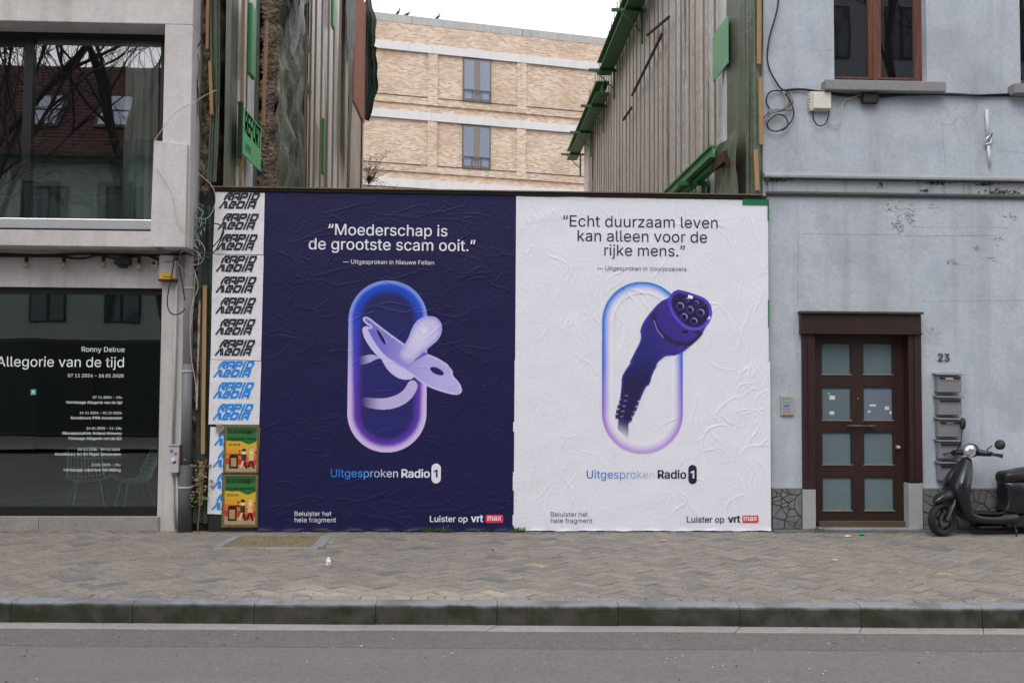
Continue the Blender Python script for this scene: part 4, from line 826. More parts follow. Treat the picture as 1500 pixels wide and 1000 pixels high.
# ---- strip of small bill posters
def logo_mesh(m):
    mb = MB(); T = .29; cnt = [0]
    def stroke(pts, t=T):
        for (a, b), (c, d) in zip(pts, pts[1:]):
            l = math.hypot(c-a, d-b) or 1; ux, uy = (c-a)/l, (d-b)/l; nx, ny = -uy*t/2, ux*t/2; a2, b2, c2, d2 = a-ux*t*.4, b-uy*t*.4, c+ux*t*.4, d+uy*t*.4; y = -.0004-.00007*cnt[0] % 7; cnt[0] += 1
            y = -.0006-.00012*(cnt[0] % 9)
            mb.v += [(q+r_*.42, y, r_) for q, r_ in ((a2-nx, b2-ny), (c2-nx, d2-ny), (c2+nx, d2+ny), (a2+nx, b2+ny))]; n = len(mb.v); mb.f.append((n-4, n-3, n-2, n-1))
    def R_(x, y): stroke([(x+.12, y+.1), (x+.12, y+.5)]); stroke([(x+.12, y+.5), (x+.35, y+.88), (x+.85, y+.88), (x+.9, y+.62), (x+.75, y+.48), (x+.5, y+.48)]); stroke([(x+.55, y+.32), (x+.85, y+.1)])
    def A_(x, y): stroke([(x+.1, y+.1), (x+.1, y+.88), (x+.85, y+.88), (x+.92, y+.1)]); stroke([(x+.45, y+.38), (x+.85, y+.38)])
    def P_(x, y): stroke([(x+.12, y+.1), (x+.12, y+.88), (x+.8, y+.88), (x+.92, y+.6), (x+.8, y+.42), (x+.42, y+.42)])
    def I_(x, y): stroke([(x+.2, y+.06), (x+.2, y+.92)], .26)
    def D_(x, y): stroke([(x+.12, y+.12), (x+.12, y+.88), (x+.82, y+.88), (x+.92, y+.6), (x+.82, y+.12), (x+.12, y+.12)])
    def M_(x, y): stroke([(x+.02, y+.08), (x+.34, y+.9)], .26); stroke([(x+.42, y+.9), (x+.75, y+.08)], .2); stroke([(x+.66, y+.9), (x+1.0, y+.08)], .2)
    def E_(x, y): stroke([(x+.88, y+.6), (x+.72, y+.88), (x+.2, y+.88), (x+.1, y+.5), (x+.12, y+.12), (x+.75, y+.12)]); stroke([(x+.5, y+.5), (x+.9, y+.5)])
    y = 1.12
    R_(0, y); A_(1.12, y); P_(2.24, y); I_(3.36, y); D_(3.9, y)
    M_(0-.1, 0); E_(1.12, 0); D_(2.24, 0); I_(3.36, 0); A_(3.9, 0)
    return mb.mesh('logo_print', m)
lg = {k: logo_mesh(m) for k, m in (('n', mat('black blue print', (.012, .014, .024), .55, .2, 30, 0)), ('b', ink_blue))}
paper_w2 = mat('white bill paper', (.70, .70, .73), .6, .05, 6, .7, 18, col2=(.55, .55, .58), mscale=5, mamt=.35, dist=.006)
def bill(c4, logos, key, y, label, name='bill_poster', ex=0):
    (ax, ay), (bx, by), (cx, cy), (dx, dy) = [W(*p) for p in c4]    # tl tr br bl
    o = root0(name, label, 'poster', ((ax+bx)/2, -.002, dy), 'strip of small bill posters')
    n, k = 14, 26; s, t = np.meshgrid(np.linspace(0, 1, n), np.linspace(0, 1, k)); X = (dx*(1-s)+cx*s)*(1-t)+(ax*(1-s)+bx*s)*t; Z = (dy*(1-s)+cy*s)*(1-t)+(ay*(1-s)+by*s)*t
    Y = y-.0015-.0022*np.abs(np.sin(X*19+Z*7))*np.abs(np.sin(Z*13+y*900))-.001*RNG.random(X.shape); MB().grid(X, Y, Z).build('sheet', paper_w2, o, True)
    for px, pyb, wd in logos:
        x, z = W(px, pyb); k_ = (W(px+wd, pyb)[0]-x)/5.75; l = link('logo_print', lg[key], o); l.location = (x, y-.0068, z); l.scale = (k_, 1, k_*.98*ex if ex else k_)
    return o
H_ = 1.13
bill([(316, 281.5), (388, 283), (386, 373), (312, 372)], [(323, 305.5, 58), (321.3, 336, 58), (319.7, 366.3, 58)], 'n', -.003, 'white bill with three black slanted logos, topmost in the strip', ex=H_)
bill([(312, 373), (386.5, 374), (382.5, 528), (308.8, 526)], [(318.8, 397.7, 58), (318.2, 428.5, 58), (318, 459, 57.5), (317.5, 490, 57), (317, 520.5, 57)], 'n', -.0045, 'long white bill with five black slanted logos', ex=H_)
bill([(308.6, 526.5), (383, 529), (380, 622), (305.8, 621)], [(315, 552, 58), (314.4, 583, 58), (314, 614.5, 57.5)], 'b', -.007, 'white bill with three sky blue slanted logos', ex=H_)
bill([(308.5, 625), (381, 626), (377, 755), (304, 752)], [(316, 652, 58), (314.4, 683.5, 58), (313.4, 715, 57.5), (312.4, 746, 57)], 'b', -.0035, 'lowest white bill, its sky blue logos cut off by the gig posters', ex=H_)
def art_gig(px0, px1, py0, py1):
    def fn(u, v):
        x = (u-px0)/(px1-px0); y = (v-py0)/(py1-py0); C = np.zeros(u.shape+(3,)); A = np.ones(u.shape, bool)
        wv = y+.03*np.sin(x*6.5)+.015*np.sin(x*14+1)
        cols = [(0, (34, 84, 42)), (.15, (40, 112, 50)), (.30, (36, 96, 44)), (.345, (205, 165, 50)), (.50, (212, 150, 50)), (.60, (205, 108, 45)), (.72, (188, 52, 48)), (.84, (165, 148, 112)), (1.1, (180, 160, 125))]
        idx = np.searchsorted([c[0] for c in cols], np.clip(wv, 0.001, 1.05))-1
        for i, (a, c) in enumerate(cols): C[idx == i] = lin(c)
        def blk(mask, c): C[mask] = lin(c)
        blk((np.abs(x-.28) < .13) & (y > .6) & (y < .90) & ~((y < .66) & (np.hypot(x-.28, (y-.67)*1.2) > .13)), (32, 26, 22)); blk((np.abs(x-.28) < .085) & (y > .68) & (y < .86), (170, 140, 80))
        for bx, hc in ((.58, (40, 30, 25)), (.80, (205, 185, 140))):
            blk(np.hypot(x-bx, (y-.56)*1.4) < .062, (225, 205, 165)); blk((np.hypot(x-bx, (y-.525)*1.5) < .066) & (y < .545), hc)
            blk((np.abs(x-bx) < .07) & (y > .60) & (y < .74), (55, 50, 45) if bx < .7 else (200, 180, 140)); blk((np.abs(x-bx-.04-(y-.8)*.4) < .03) & (y > .74) & (y < .9), (35, 30, 28)); blk((np.abs(x-bx+.05+(y-.8)*.5) < .03) & (y > .74) & (y < .88), (210, 190, 150) if bx < .7 else (35, 30, 28))
        for cx_, cy_ in ((.45, .54), (.47, .62), (.93, .56), (.42, .6)): blk(np.hypot(x-cx_, (y-cy_)*1.4) < .028, (30, 24, 20))
        e = (x < .05) | (x > .95) | (y < .035) | (y > .965); blk(e, (150, 130, 95)); z = e & ((np.sin(u*2.4)*np.sin(v*2.4)) > 0); blk(z, (45, 38, 30)); return C, A
    return fn
inkb = mat('black gig print', (.012, .012, .010), .6, .1, bump=0)
for i, (a, b, c, d, lb) in enumerate(((329.5, 378.8, 623, 692.5, 'upper green and yellow concert poster with two dancing figures'), (327, 377.5, 694, 770, 'lower green and yellow concert poster, its bottom edge torn'))):
    o = root0('concert_poster', lb, 'poster', (W((a+b)/2, d)[0], -.01, W(a, d)[1]), 'green and yellow concert posters')
    x0, x1, z0, z1 = rect(a-1.6, c-1.5, b+1.2, d+2); MB().box(x0, x1, -.0165, -.0135, z0, z1).build('backing', mat('stained backing', (.12, .08, .055), .8, .4, 20, .3), o)
    art_mesh(art_gig(a, b, c, d), None, a, b, c, d, 'artwork', o, y=-.0172)
    hgt = d-c
    for s, xa, xb, yb, of in (('BLACKBIRD', a+5.5, b-9, c+hgt*.165, .03), ('YOUNG ROCKERS', a+5, b-3.5, c+hgt*.30, .03), ('15 02 25', a+6, a+23, c+hgt*.42, .02)):
        ptext(s, xa, xb, yb, type('Z', (), {'at': lambda s_, x, z: np.zeros(np.shape(x))})(), inkb, o, of, eps=.0180)
x, z = W(323, 628); m_ = MB()
for k in range(40): a = random.random()*6.3; r_ = random.random()**.5*.05; s = .012; px_, pz_ = x+math.cos(a)*r_, z+math.sin(a)*r_*1.2; m_.add([(px_-s, -.012-random.random()*.02, pz_), (px_, -.04, pz_-s), (px_+s, -.012, pz_+.004), (px_, -.015, pz_+s)], [(0, 1, 2, 3)])
m_.build('torn_paper_wad', mat('torn beige paper', (.30, .24, .17), .9, .3, 30, .3), label='crumpled torn paper wad stuck between the white bills', cat='paper wad')
# ================================================================= concrete gallery building on the left
YB = -.30; YS = .06; XW = -9.5
HL = root0('gallery_building', 'pale concrete gallery building with a large upper window and a shopfront', 'building', (-5.5, .5, 0))
shp = rect(-200, 424, 237, 755, YS); sx1 = (W(237.5, 430, YS)[0]+W(230.5, 750, YS)[0])/2; sz1 = W(120, 421, YS)[1]; sz0 = W(120, 756, YS)[1]
px1 = W(276, 560, YS)[0]
m_ = MB(); zsl = W(120, 369, YS)[1]; wall_open(m_, XW, px1, 0, zsl+.3, YS, .14, [(XW, sx1, 0, sz1)]); m_.quad((px1, YS, 0), (px1, YS+.6, 0), (px1, YS+.6, 12), (px1, YS, 12))
m_.build('wall', concrete, HL)
# upper volume: frame of slabs in front of the wall
zb = W(120, 361, YB)[1]; zt_in = W(120, 33, YB)[1]; xr_out = W(281, 120, YB)[0]; xr_in = W(240, 120, YB)[0]; zp = W(250, 208, YB)[1]; zs0 = W(120, 338, YB)[1]; xs1 = W(224, 270, YB)[0]
MB().box(xr_in, xr_out, YB, YS+.3, zb+.001, zt_in-.001).build('side_pier', concrete, HL, bev=.008)
MB().box(XW, xr_out, YB, YS+.3, zt_in, 7.3).build('upper_beam', concrete, HL, bev=.008)
MB().box(XW, xr_out-.06, YB-.10, YS+.3, 6.62, 7.9).build('upper_slab', concrete, HL, bev=.008)
MB().box(XW, xs1, YB-.02, YS+.3, zb, zs0).build('balcony_slab', concrete, HL, bev=.006)
xa, xb_ = W(247, 280, YB-.05)[0], W(275, 280, YB)[0]
MB().prism([(xs1+.001, zb-.002), (xb_-.0, zb-.002), (xb_+.0, zp-.04), (xs1+.02, zp)], YB-.06, YB-.003).build('corner_block', concrete, HL, bev=.006)
# upper window
YG = .12
xm0, xm1 = W(35, 180, YG)[0], W(48, 180, YG)[0]; wz1 = W(120, 60, YG)[1]; wz0 = zs0-.05
fr = MB().box(XW, xr_in+.05, YG-.04, YG+.06, wz1, zt_in+.05).build('upper_window', dark_frame, HL)
MB().box(xm0, xm1, YG-.04, YG+.06, wz0, wz1-.001).build('mullion', dark_frame, fr); xq = W(236, 150, YG)[0]; MB().box(xq, xr_in+.05, YG-.04, YG+.06, wz0, wz1-.001).build('side_frame', dark_frame, fr)
MB().box(XW, xm0-.001, YG+.01, YG+.02, wz0, wz1-.09).build('pane', upper_glass, fr); MB().box(xm1+.001, xq-.001, YG+.01, YG+.02, wz0, wz1-.0005).build('pane', upper_glass, fr); MB().box(XW, xm0-.001, YG-.02, YG+.04, wz1-.088, wz1-.001).build('pane_rail', dark_frame, fr)
# upper room
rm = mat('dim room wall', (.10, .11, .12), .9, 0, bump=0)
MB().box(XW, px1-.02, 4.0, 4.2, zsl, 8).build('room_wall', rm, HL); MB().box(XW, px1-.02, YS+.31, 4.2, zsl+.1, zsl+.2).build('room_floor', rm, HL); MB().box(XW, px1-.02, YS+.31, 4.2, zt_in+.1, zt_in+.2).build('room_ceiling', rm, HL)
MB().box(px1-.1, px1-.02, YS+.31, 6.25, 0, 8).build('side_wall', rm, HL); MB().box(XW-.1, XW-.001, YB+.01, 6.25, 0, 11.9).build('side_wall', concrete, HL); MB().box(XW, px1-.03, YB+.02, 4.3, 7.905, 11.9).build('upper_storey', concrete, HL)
c0, c1 = W(190, 150, YG+.3)[0], W(238, 150, YG+.3)[0]
X, Z = np.meshgrid(np.linspace(c0, c1, 90), np.linspace(wz0+.02, wz1+.2, 12)); cu = MB().grid(X, YG+.12+.035*np.sin((X-c0)*52+.6*np.sin(Z*1.3))+.012*np.sin(X*130), Z).build('curtain', curtain_m, smooth=True, label='cream curtain hanging at the right of the upper window', cat='curtain')
# balustrade: glass pane and aluminium rail
bal = root0('glass_balustrade', 'greenish glass balustrade with silver bottom rail below the upper window', 'balustrade', (-5, YB, zs0))
bz1 = W(100, 203, YB+.06)[1]; MB().box(XW, xs1, YB+.05, YB+.062, zs0+.02, bz1).build('glass_sheet', tint_glass, bal)
rz0, rz1 = W(100, 335, YB-.01)[1], W(100, 320, YB-.01)[1]; MB().box(XW, xs1, YB-.01, YB+.04, rz0, rz1).build('bottom_rail', silver, bal, bev=.01)
MB().box(XW, xs1-.02, YB+.0, YB+.048, zs0+.0005, rz0-.001).build('rail_gap_strip', dark_frame, bal)  # black strip stands in for the shade in the gap under the rail
# things in the upper room: plant and stools
pl = root0('potted_plant', 'leafy potted plant behind the upper window glass', 'plant', (W(115, 310, 1.2)[0], 1.2, zsl+.2)); lf_ = MB()
for k in range(120):
    x, z = W(random.gauss(112, 34), random.uniform(225, 300), 1.2+random.uniform(-.3, .3)); s = random.uniform(.04, .11); a = random.uniform(-1, 1); lf_.add([(x-s, 1.2, z), (x, 1.15, z-s*.3+a*.05), (x+s, 1.2, z+a*.08), (x, 1.25, z+s*.35)], [(0, 1, 2, 3)])
lf_.build('foliage', leaf_m, pl); x, z = W(112, 315, 1.2); MB().lathe([(.14, z-.3), (.2, z+.1), (.19, z+.1)], 16, (x, 1.2, 0)).build('pot', concrete, pl, True)
for i, px in enumerate((8, 62, 160)):
    x, z = W(px, 292, .9); st = root0('stool', ['wooden stool behind the upper glass at the far left', 'wooden stool behind the upper window mullion', 'wooden stool under the plant behind the upper glass'][i], 'stool', (x, .9, zsl+.2))
    MB().box(x-.16, x+.16, .75, 1.05, z-.02, z+.02).build('seat', lath, st, bev=.01)
    for ax in (-.13, .13):
        for ay in (.78, 1.02): MB().tube([(x+ax, ay, z-.02), (x+ax*1.2, ay, zsl+.2)], .015, 6).build('leg', lath, st)
# shopfront
YGs = YS+.10
sf = MB().box(XW, sx1-.001, YGs-.04, YGs+.05, W(100, 431, YGs)[1], sz1-.001).build('shop_window', dark_frame, HL)
zg0, zg1 = W(100, 742, YGs)[1], W(100, 431, YGs)[1]
MB().box(XW, sx1-.001, YGs-.04, YGs+.05, sz0, zg0).build('bottom_frame', dark_frame, sf); MB().box(sx1-.03, sx1-.001, YGs-.038, YGs+.05, zg0+.001, zg1-.001).build('side_frame', dark_frame, sf)
MB().box(XW, sx1-.031, YGs+.0, YGs+.01, zg0, zg1).build('pane', plain_glass, sf)
jx = [W(56.5, 766, YS-.03)[0]+k*1.6 for k in range(-3, 2)]; jx = [x for x in jx if x < sx1-.5]+[sx1+.03]
for a, b in zip(jx, jx[1:]): MB().box(a+.002, b-.002, YS-.03, YGs+.04, .0, sz0-.002).build('sill_stone', gutter_m, HL, bev=.004)
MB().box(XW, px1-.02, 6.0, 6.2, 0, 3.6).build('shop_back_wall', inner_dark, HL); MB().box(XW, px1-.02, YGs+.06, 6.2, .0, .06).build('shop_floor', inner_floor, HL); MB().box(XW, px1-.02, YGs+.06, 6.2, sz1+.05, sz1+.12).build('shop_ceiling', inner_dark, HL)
MB().box(-7.6, -6.6, 5.5, 5.95, .061, 2.4).build('shop_doorway', mat('shop inner door', (.02, .03, .03), .5, 0, bump=0), HL)
MB().box(W(95, 500, 5.9)[0], W(140, 500, 5.9)[0], 5.92, 5.98, 1.1, 2.2).build('wall_picture', mat('pale art sheet', (.16, .17, .18), .8, .3, 3, 0), HL)
# wire chairs in the shop
wire = mat('pale green wire', (.75, .88, .84), .35, .05, bump=0, metal=.3)
def wire_chair(px, py, Y, rz, label):
    x, _ = W(px, py, Y); o = thing('wire_chair', label, 'chair', (x, Y, .06), rz, 'wire mesh chairs in the shop')
    def shell(u, v): # u across -1..1, v 0 seat front .. 1 back top
        w_ = .26-.05*v; yy = -.22+.42*min(v/.55, 1)+.14*max(0, v-.55)/.45; zz = .44-.04*math.sin(min(v/.55, 1)*3.14)+.0*v+(.40*max(0, (v-.45)/.55)**1.1); return (u*w_, yy-.05*(u*u)*(v > .5), zz+.05*u*u*(1-v))
    m1 = MB()
    for k in range(11): m1.tube([shell(-1+k*.2, j/12) for j in range(13)], .0055, 4, cap=False)
    for j in range(13): m1.tube([shell(-1+k*.2, j/12) for k in range(11)], .0055, 4, cap=False)
    m1.build('wire_shell', wire, o)
    rimp = [shell(-1, j/12) for j in range(13)]+[shell(-1+k*.2, 1) for k in range(11)]+[shell(1, 1-j/12) for j in range(13)]; MB().tube(rimp, .011, 5).build('rim', wire, o, True)
    for s in (-1, 1): MB().tube([(s*.2, -.2, .0), (s*.15, -.13, .41), (s*.15, .13, .41), (s*.2, .24, 0)], .013, 6).build('leg_frame', wire, o, True)
    return o
wire_chair(127, 738, 1.5, .5, 'wire mesh chair left of the other one, behind the shop glass'); wire_chair(196, 738, 1.35, -.95, 'wire mesh chair nearest the right edge of the shop glass')
tb = root0('cafe_table', 'round white bistro table between the two wire chairs behind the shop glass', 'table', (W(150, 735, 2.1)[0], 2.1, .06)); x = W(150, 735, 2.1)[0]
MB().lathe([(.36, .74), (.37, .76), (.36, .775)], 28, (x, 2.1, 0)).build('table_top', concrete, tb); MB().lathe([(.03, .1), (.025, .74)], 10, (x, 2.1, 0)).build('stem', dark_frame, tb); MB().lathe([(.25, .06), (.24, .075), (.05, .1)], 24, (x, 2.1, 0)).build('foot', concrete, tb)
x = W(140, 690, 2.1)[0]; MB().box(x-.2, x+.2, 2.0, 2.25, .777, .83).build('turquoise_box', mat('turquoise card', (.02, .30, .36), .6, .1, bump=0), label='turquoise box lying on the bistro table', cat='box')
# lettering on the glass
YL_ = YGs-.0025
LT = root0('window_lettering', 'white exhibition lettering on the shop window announcing Allegorie van de tijd', 'lettering', (-5, YL_, 1))
for s, a, b, y_, of in (('Ronny Delrue', 119.7, 182.6, 515, -.004), ('Allegorie van de tijd', -5, 181.6, 536.4, -.010), ('07 11 2024 - 26 01 2025', 99.5, 181.2, 552, 0), ('07 11 2024 - 19u', 136, 178.8, 583.4, .0), ('Vernissage Allegorie van de tijd', 97, 178.8, 590.8, .0), ('24 11 2024 - 01 12 2024', 117, 178.4, 606, 0), ('Kunstbeurs PAN Amsterdam', 104, 178.4, 613.6, 0),
                     ('26 01 2025 - 11-18u', 127, 178.2, 628.6, 0), ('Nieuwjaarsdrink Artland Antwerp', 91.5, 178.2, 636, 0), ('Finissage Allegorie van de tijd', 100.7, 177.8, 643.6, 0), ('06 02 2025 - 09 02 2025', 114.5, 175.6, 659.4, 0), ('Kunstbeurs Art On Paper Amsterdam', 81, 177, 666.6, 0), ('13 02 2025 - 19u', 134, 176.2, 682, 0), ('Vernissage soloshow Riki Mijling', 93, 176.6, 689.6, 0)):
    text(s, a, b, y_, YL_, lettering, 'lettering_line', LT, .006 if y_ > 540 else 0)
r = rect(45, 570, 53, 578, YL_); sq = MB().box(r[0], r[1], YL_-.001, YL_, r[2], r[3]).build('emblem_sticker', mat('teal sticker', (.10, .33, .28), .6, 0, bump=0), label='small teal square sticker with a pale triangle emblem on the shop glass', cat='sticker')
MB().add([(r[0]+.01, YL_-.002, r[2]+.01), ((r[0]+r[1])/2, YL_-.002, r[3]-.008), (r[1]-.01, YL_-.002, r[2]+.01), ((r[0]+r[1])/2, YL_-.002, r[2]+.03)], [(0, 3, 1), (3, 2, 1)]).build('emblem', lettering, sq)
# string of bulbs, cables, camera, alarm box
YC = YS-.08
cable('string_light_cable', wp([(-60, 373), (0, 375), (40, 375.5), (92, 376), (105, 378), (125, 378), (145, 374), (165, 378), (190, 377), (215, 374), (235, 380), (262, 379)], YC), .014, cable_m, 'black string light cable swagging under the balcony slab')
cable('string_light_cable', wp([(-60, 370), (0, 372), (60, 374), (120, 372), (180, 373), (240, 374), (275, 371)], YC+.02), .017, cable_m, 'thick straight black cable under the balcony slab')
cable('string_light_cable', wp([(210, 372), (232, 381), (252, 383), (270, 372), (285, 375)], YC-.02), .008, cable_m, 'short black cable sagging beside the yellow label box')
bulb_g = mat('amber bulb glass', (.30, .26, .17), .15, .1, bump=0, spec=.8)
for i, (px, py) in enumerate(((39, 375), (94, 375), (152, 374), (204, 377))):
    x, z = W(px, py, YC); b = root0('light_bulb', ['leftmost bare bulb under the balcony slab', 'second bare bulb from the left under the balcony slab', 'bare bulb just left of the black junction block', 'bare bulb just right of the black junction block'][i], 'bulb', (x, YC, z), 'bulbs on the string under the balcony')
    MB().lathe([(.022, z), (.024, z-.06), (.018, z-.07)], 10, (x, YC, 0)).build('socket', black_paint, b, True); MB().lathe([(.014, z-.068), (.035, z-.105), (.038, z-.125), (.025, z-.15), (.004, z-.158)], 12, (x, YC, 0)).build('bulb_glass', bulb_g, b, True)
x0, x1, z0, z1 = rect(169, 377, 192, 391, YC); MB().box(x0, x1, YC-.06, YC+.05, z0+.02, z1).box(x0+.04, x1-.04, YC-.055, YC+.045, z0-.015, z0+.019).build('junction_block', black_paint, bev=.02, label='black junction block in the string light cable', cat='junction block')
x, z = W(226, 386, YC); sc_ = root0('security_camera', 'tiny white security camera under the balcony slab corner', 'camera', (x, YS, z)); MB().box(x-.035, x+.035, YS-.09, YS-.002, z-.03, z+.03).build('housing', mat('white plastic', (.6, .6, .55), .5), sc_, bev=.01); MB().lathe([(.022, YS-.125), (.022, YS-.091)], 12, (x, 0, z), 'y').build('lens', black_paint, sc_)
x0, x1, z0, z1 = rect(233, 374, 257, 412, YS-.1); al = root0('alarm_box', 'beige box with a bright yellow label beside the shopfront top corner', 'alarm box', (x0, YS, z0))
MB().box(x0, x1, YS-.11, YS-.002, z0+.03, z1).build('housing', concrete, al, bev=.01); MB().box(x0-.004, x1+.004, YS-.12, YS-.002, z0, z0+.029).build('base', mat('maroon base', (.07, .02, .03), .6), al, bev=.004); r = rect(234, 400, 255, 411, YS-.11); MB().box(x0+.012, x1-.02, YS-.114, YS-.1105, r[2]+.0, r[3]).build('yellow_label', mat('yellow label', (.80, .50, .01), .5, .05, bump=0), al)
MB().box(x0+.05, x1-.05, YS-.1155, YS-.1145, (r[2]+r[3])/2-.004, (r[2]+r[3])/2+.004).build('label_print', black_paint, al)
# drain pipe
YP = YS-.0; dp = root0('drainpipe', 'tall drainpipe, light grey above and dark grey below, beside the gallery', 'drainpipe', (W(271, 775, YP)[0], YP, 0))
def ps(pts, r, m, nm): MB().tube([(*[W(x, y, YP)[0]], YP-.03, W(x, y, YP)[1]) for x, y in pts], r, 14).build(nm, m, dp, True)
ps([(287, -120), (283.5, 60)], .058, pvc, 'upper_pipe'); ps([(283.5, 60), (281, 240)], .056, pvc, 'middle_pipe'); ps([(281, 240), (275.6, 533)], .060, pvc, 'light_pipe'); ps([(275.6, 533), (273.6, 680)], .064, pvc_dark, 'dark_pipe'); ps([(273.6, 680), (272, 779)], .085, cast_iron, 'pipe_foot')
for y_, x_ in ((46, 284), (170, 282), (183, 281.6), (544, 275.5), (423, 277.5), (713, 273)):
    x, z = W(x_, y_, YP); MB().lathe([(.066+(.024 if y_ > 700 else 0), z-.016), (.069+(.024 if y_ > 700 else 0), z), (.066+(.024 if y_ > 700 else 0), z+.016)], 14, (x, YP-.03, 0)).build('pipe_clamp', rust if y_ == 183 else pvc, dp, True)
# meter box and conduits
x0, x1, z0, z1 = rect(247.5, 653, 262.5, 692, YS-.1); mt = root0('meter_box', 'small grey meter box with stickers on the pier beside the drainpipe', 'meter box', (x0, YS, z0))
MB().box(x0, x1, YS-.12, YS-.002, z0, z1).build('housing', mat('grey box', (.42, .42, .41), .5, .1, 4, .1), mt, bev=.008); MB().box(x0-.008, x1+.008, YS-.13, YS-.002, z1+.0005, z1+.02).build('lid', pvc, mt, bev=.003)
for dx_, dz_, c, r_ in ((.035, -.06, (.12, .10, .45), .02), (.085, -.09, (.5, .08, .08), .02), (.07, -.19, (.03, .03, .035), .024), (.055, -.16, (.6, .6, .6), .028)):
    MB().lathe([(r_, YS-.1215-r_*.03), (r_, YS-.1205)], 12, (x0+dx_, 0, z1+dz_), 'y').build('round_sticker', mat('sticker %d' % int(r_*1e4+c[0]*100), c, .6, 0, bump=0), mt)
def cond(pts, r, lb): P = [(*[W(x, y, YS-.03)[0]], YS-.03, W(x, y, YS-.03)[1]) for x, y in pts]; MB().tube(P, r, 8).build('conduit', mat('painted conduit', (.42, .40, .385), .7, .1, 3, .1), None, True, label=lb, cat='conduit')
cond([(259, 416), (256, 540), (253.5, 652)], .018, 'white conduit pipe rising from the meter box up to the yellow label box'); cond([(252.5, 694), (254, 740), (258, 776)], .016, 'left of two pale conduits running down from the meter box'); cond([(259.5, 694), (260.5, 740), (261, 776)], .016, 'right of two pale conduits running down from the meter box')
for k, pts in enumerate([[(256, 372), (252, 400), (245, 440), (250, 458), (262, 460), (272, 452)], [(262, 378), (264, 400), (268, 420), (271, 440)], [(268, 365), (262, 385), (275, 400), (288, 395), (291, 370), (284, 355)], [(270, 360), (290, 352), (300, 366), (295, 385), (282, 388)], [(286, 400), (284, 430), (279, 470), (280, 520), (286, 560), (289, 600)], [(285, 395), (290, 420), (284, 440), (280, 480)], [(258, 370), (280, 362), (310, 372), (325, 348), (327, 335), (318, 328), (300, 330), (288, 340)], [(327, 336), (322, 350), (308, 366), (292, 386), (284, 402)], [(285, 250), (300, 262), (312, 275), (316, 296), (306, 318), (290, 320), (282, 312)], [(288, 0), (290, 40), (286, 70), (292, 90), (289, 130), (290, 170)], [(225, 208), (245, 180), (262, 162), (285, 150), (300, 140), (318, 132)], [(228, 245), (250, 280), (258, 320), (272, 345), (276, 360)], [(283, 2), (288, 26), (291, 50), (285, 52)], [(295, 60), (284, 86), (290, 130), (292, 160), (295, 200), (299, 240)],
                         [(285, 300), (293, 306), (298, 312), (290, 325)]]):
    cable('loose_cable', wp(pts, YP-.14 if k not in (10, 11) else YB-.09), .0075 if k in (0, 1, 6, 7, 13) else .0045, cable_m if k in (0, 1, 6, 7, 9, 13) else cable_w, ['black cable loop hanging on the concrete pier', 'short black cable between label box and drainpipe', 'white wire knot across the drainpipe', 'white wire arc right of the drainpipe', 'thin pale wire running down the drainpipe', 'short pale wire beside the drainpipe', 'black cable looping over the topmost bill poster', 'black cable slanting down from the bill poster', 'pale cable ring beside the crumbling wall', 'pale wire behind the top of the drainpipe', 'pale wire rising from the concrete corner block to the green sheeting', 'thin pale wire trailing over the concrete corner block', 'thin pale wire hook at the top of the drainpipe', 'long black cable beside the upper drainpipe', 'short pale wire below the ring'][k])
for k in range(14):
    cx_, cy_ = random.choice([(287, 345), (290, 370), (285, 352), (294, 330)]); cable('loose_wire', wp([(cx_+random.gauss(0, 6), cy_+random.gauss(0, 8)) for _ in range(5)], YP-.13), .0035, random.choice([cable_w, cable_w, mat('blue wire', (.05, .12, .2), .5, 0, bump=0)]), 'thin wire scrap in the tangle beside the drainpipe', group='wire scraps tangled beside the drainpipe')
# crumbling end of the left party wall
xa, xb_ = px1+.0, W(315, 500, .1)[0]; rough = mat('crumbling plaster and brick', (.42, .37, .29), .95, .2, 4, .9, 20, col2=(.12, .055, .04), mscale=4.5, mamt=.95, dist=.03)
rough2 = mat('raw old brick rubble', (.17, .10, .075), .95, .35, 5, 1, 18, col2=(.07, .05, .045), mscale=3, mamt=.8, dist=.03)
n = 26; k_ = 420; zz = np.linspace(0, 13, k_); s, Z = np.meshgrid(np.linspace(0, 1, n), zz); edge = .05*np.sin(Z*2.1)+.03*np.sin(Z*5.3+1)+.02*np.sin(Z*13)
XR_ = -3.20+edge*.8; X = -3.47+(XR_+3.47)*s; Y = .13+.05*np.sin(X*31+Z*9)*np.sin(Z*17)+.06*RNG.random(X.shape)*(.3+s)+.5*(s > .97)
ew = MB().grid(X, Y, Z).build('party_wall_end', rough, label='narrow crumbling wall end with bare plaster between drainpipe and hoarding', cat='wall'); 
MB().box(-3.6, -3.25, .35, .8, 0, 13).build('wall_core', rough2, ew)
def lathp(pts, wd, th, Y, m, label, name='wooden_lath', parent=None):
    P = [W(x, y, Y) for x, y in pts]; (x0, z0), (x1, z1) = P[0], P[-1]; d = Vector((x1-x0, 0, z1-z0)); L = d.length; d.normalize(); n_ = Vector((d.z, 0, -d.x))*wd/2; c = [Vector((x0, Y, z0)), Vector((x1, Y, z1))]
    v = [c[0]-n_, c[0]+n_, c[1]+n_, c[1]-n_]; MB().add([(p.x, p.y+dy, p.z) for dy in (0, th) for p in v], [(0, 1, 2, 3), (7, 6, 5, 4), (0, 4, 5, 1), (1, 5, 6, 2), (2, 6, 7, 3), (3, 7, 4, 0)]).build(name, m, parent, bev=.003, **({} if parent else dict(label=label, cat='lath')))
tg = MB()
X, Z = np.meshgrid(np.linspace(-3.34, -3.16, 12), np.linspace(.1, 4.0, 60)); MB().grid(X, .05+.03*np.sin(X*40+Z*2)+.01*RNG.random(X.shape), Z).build('sheeting_strip', tarp_dark, smooth=True, label='strip of dark green sheeting beside the white bills', cat='sheeting')
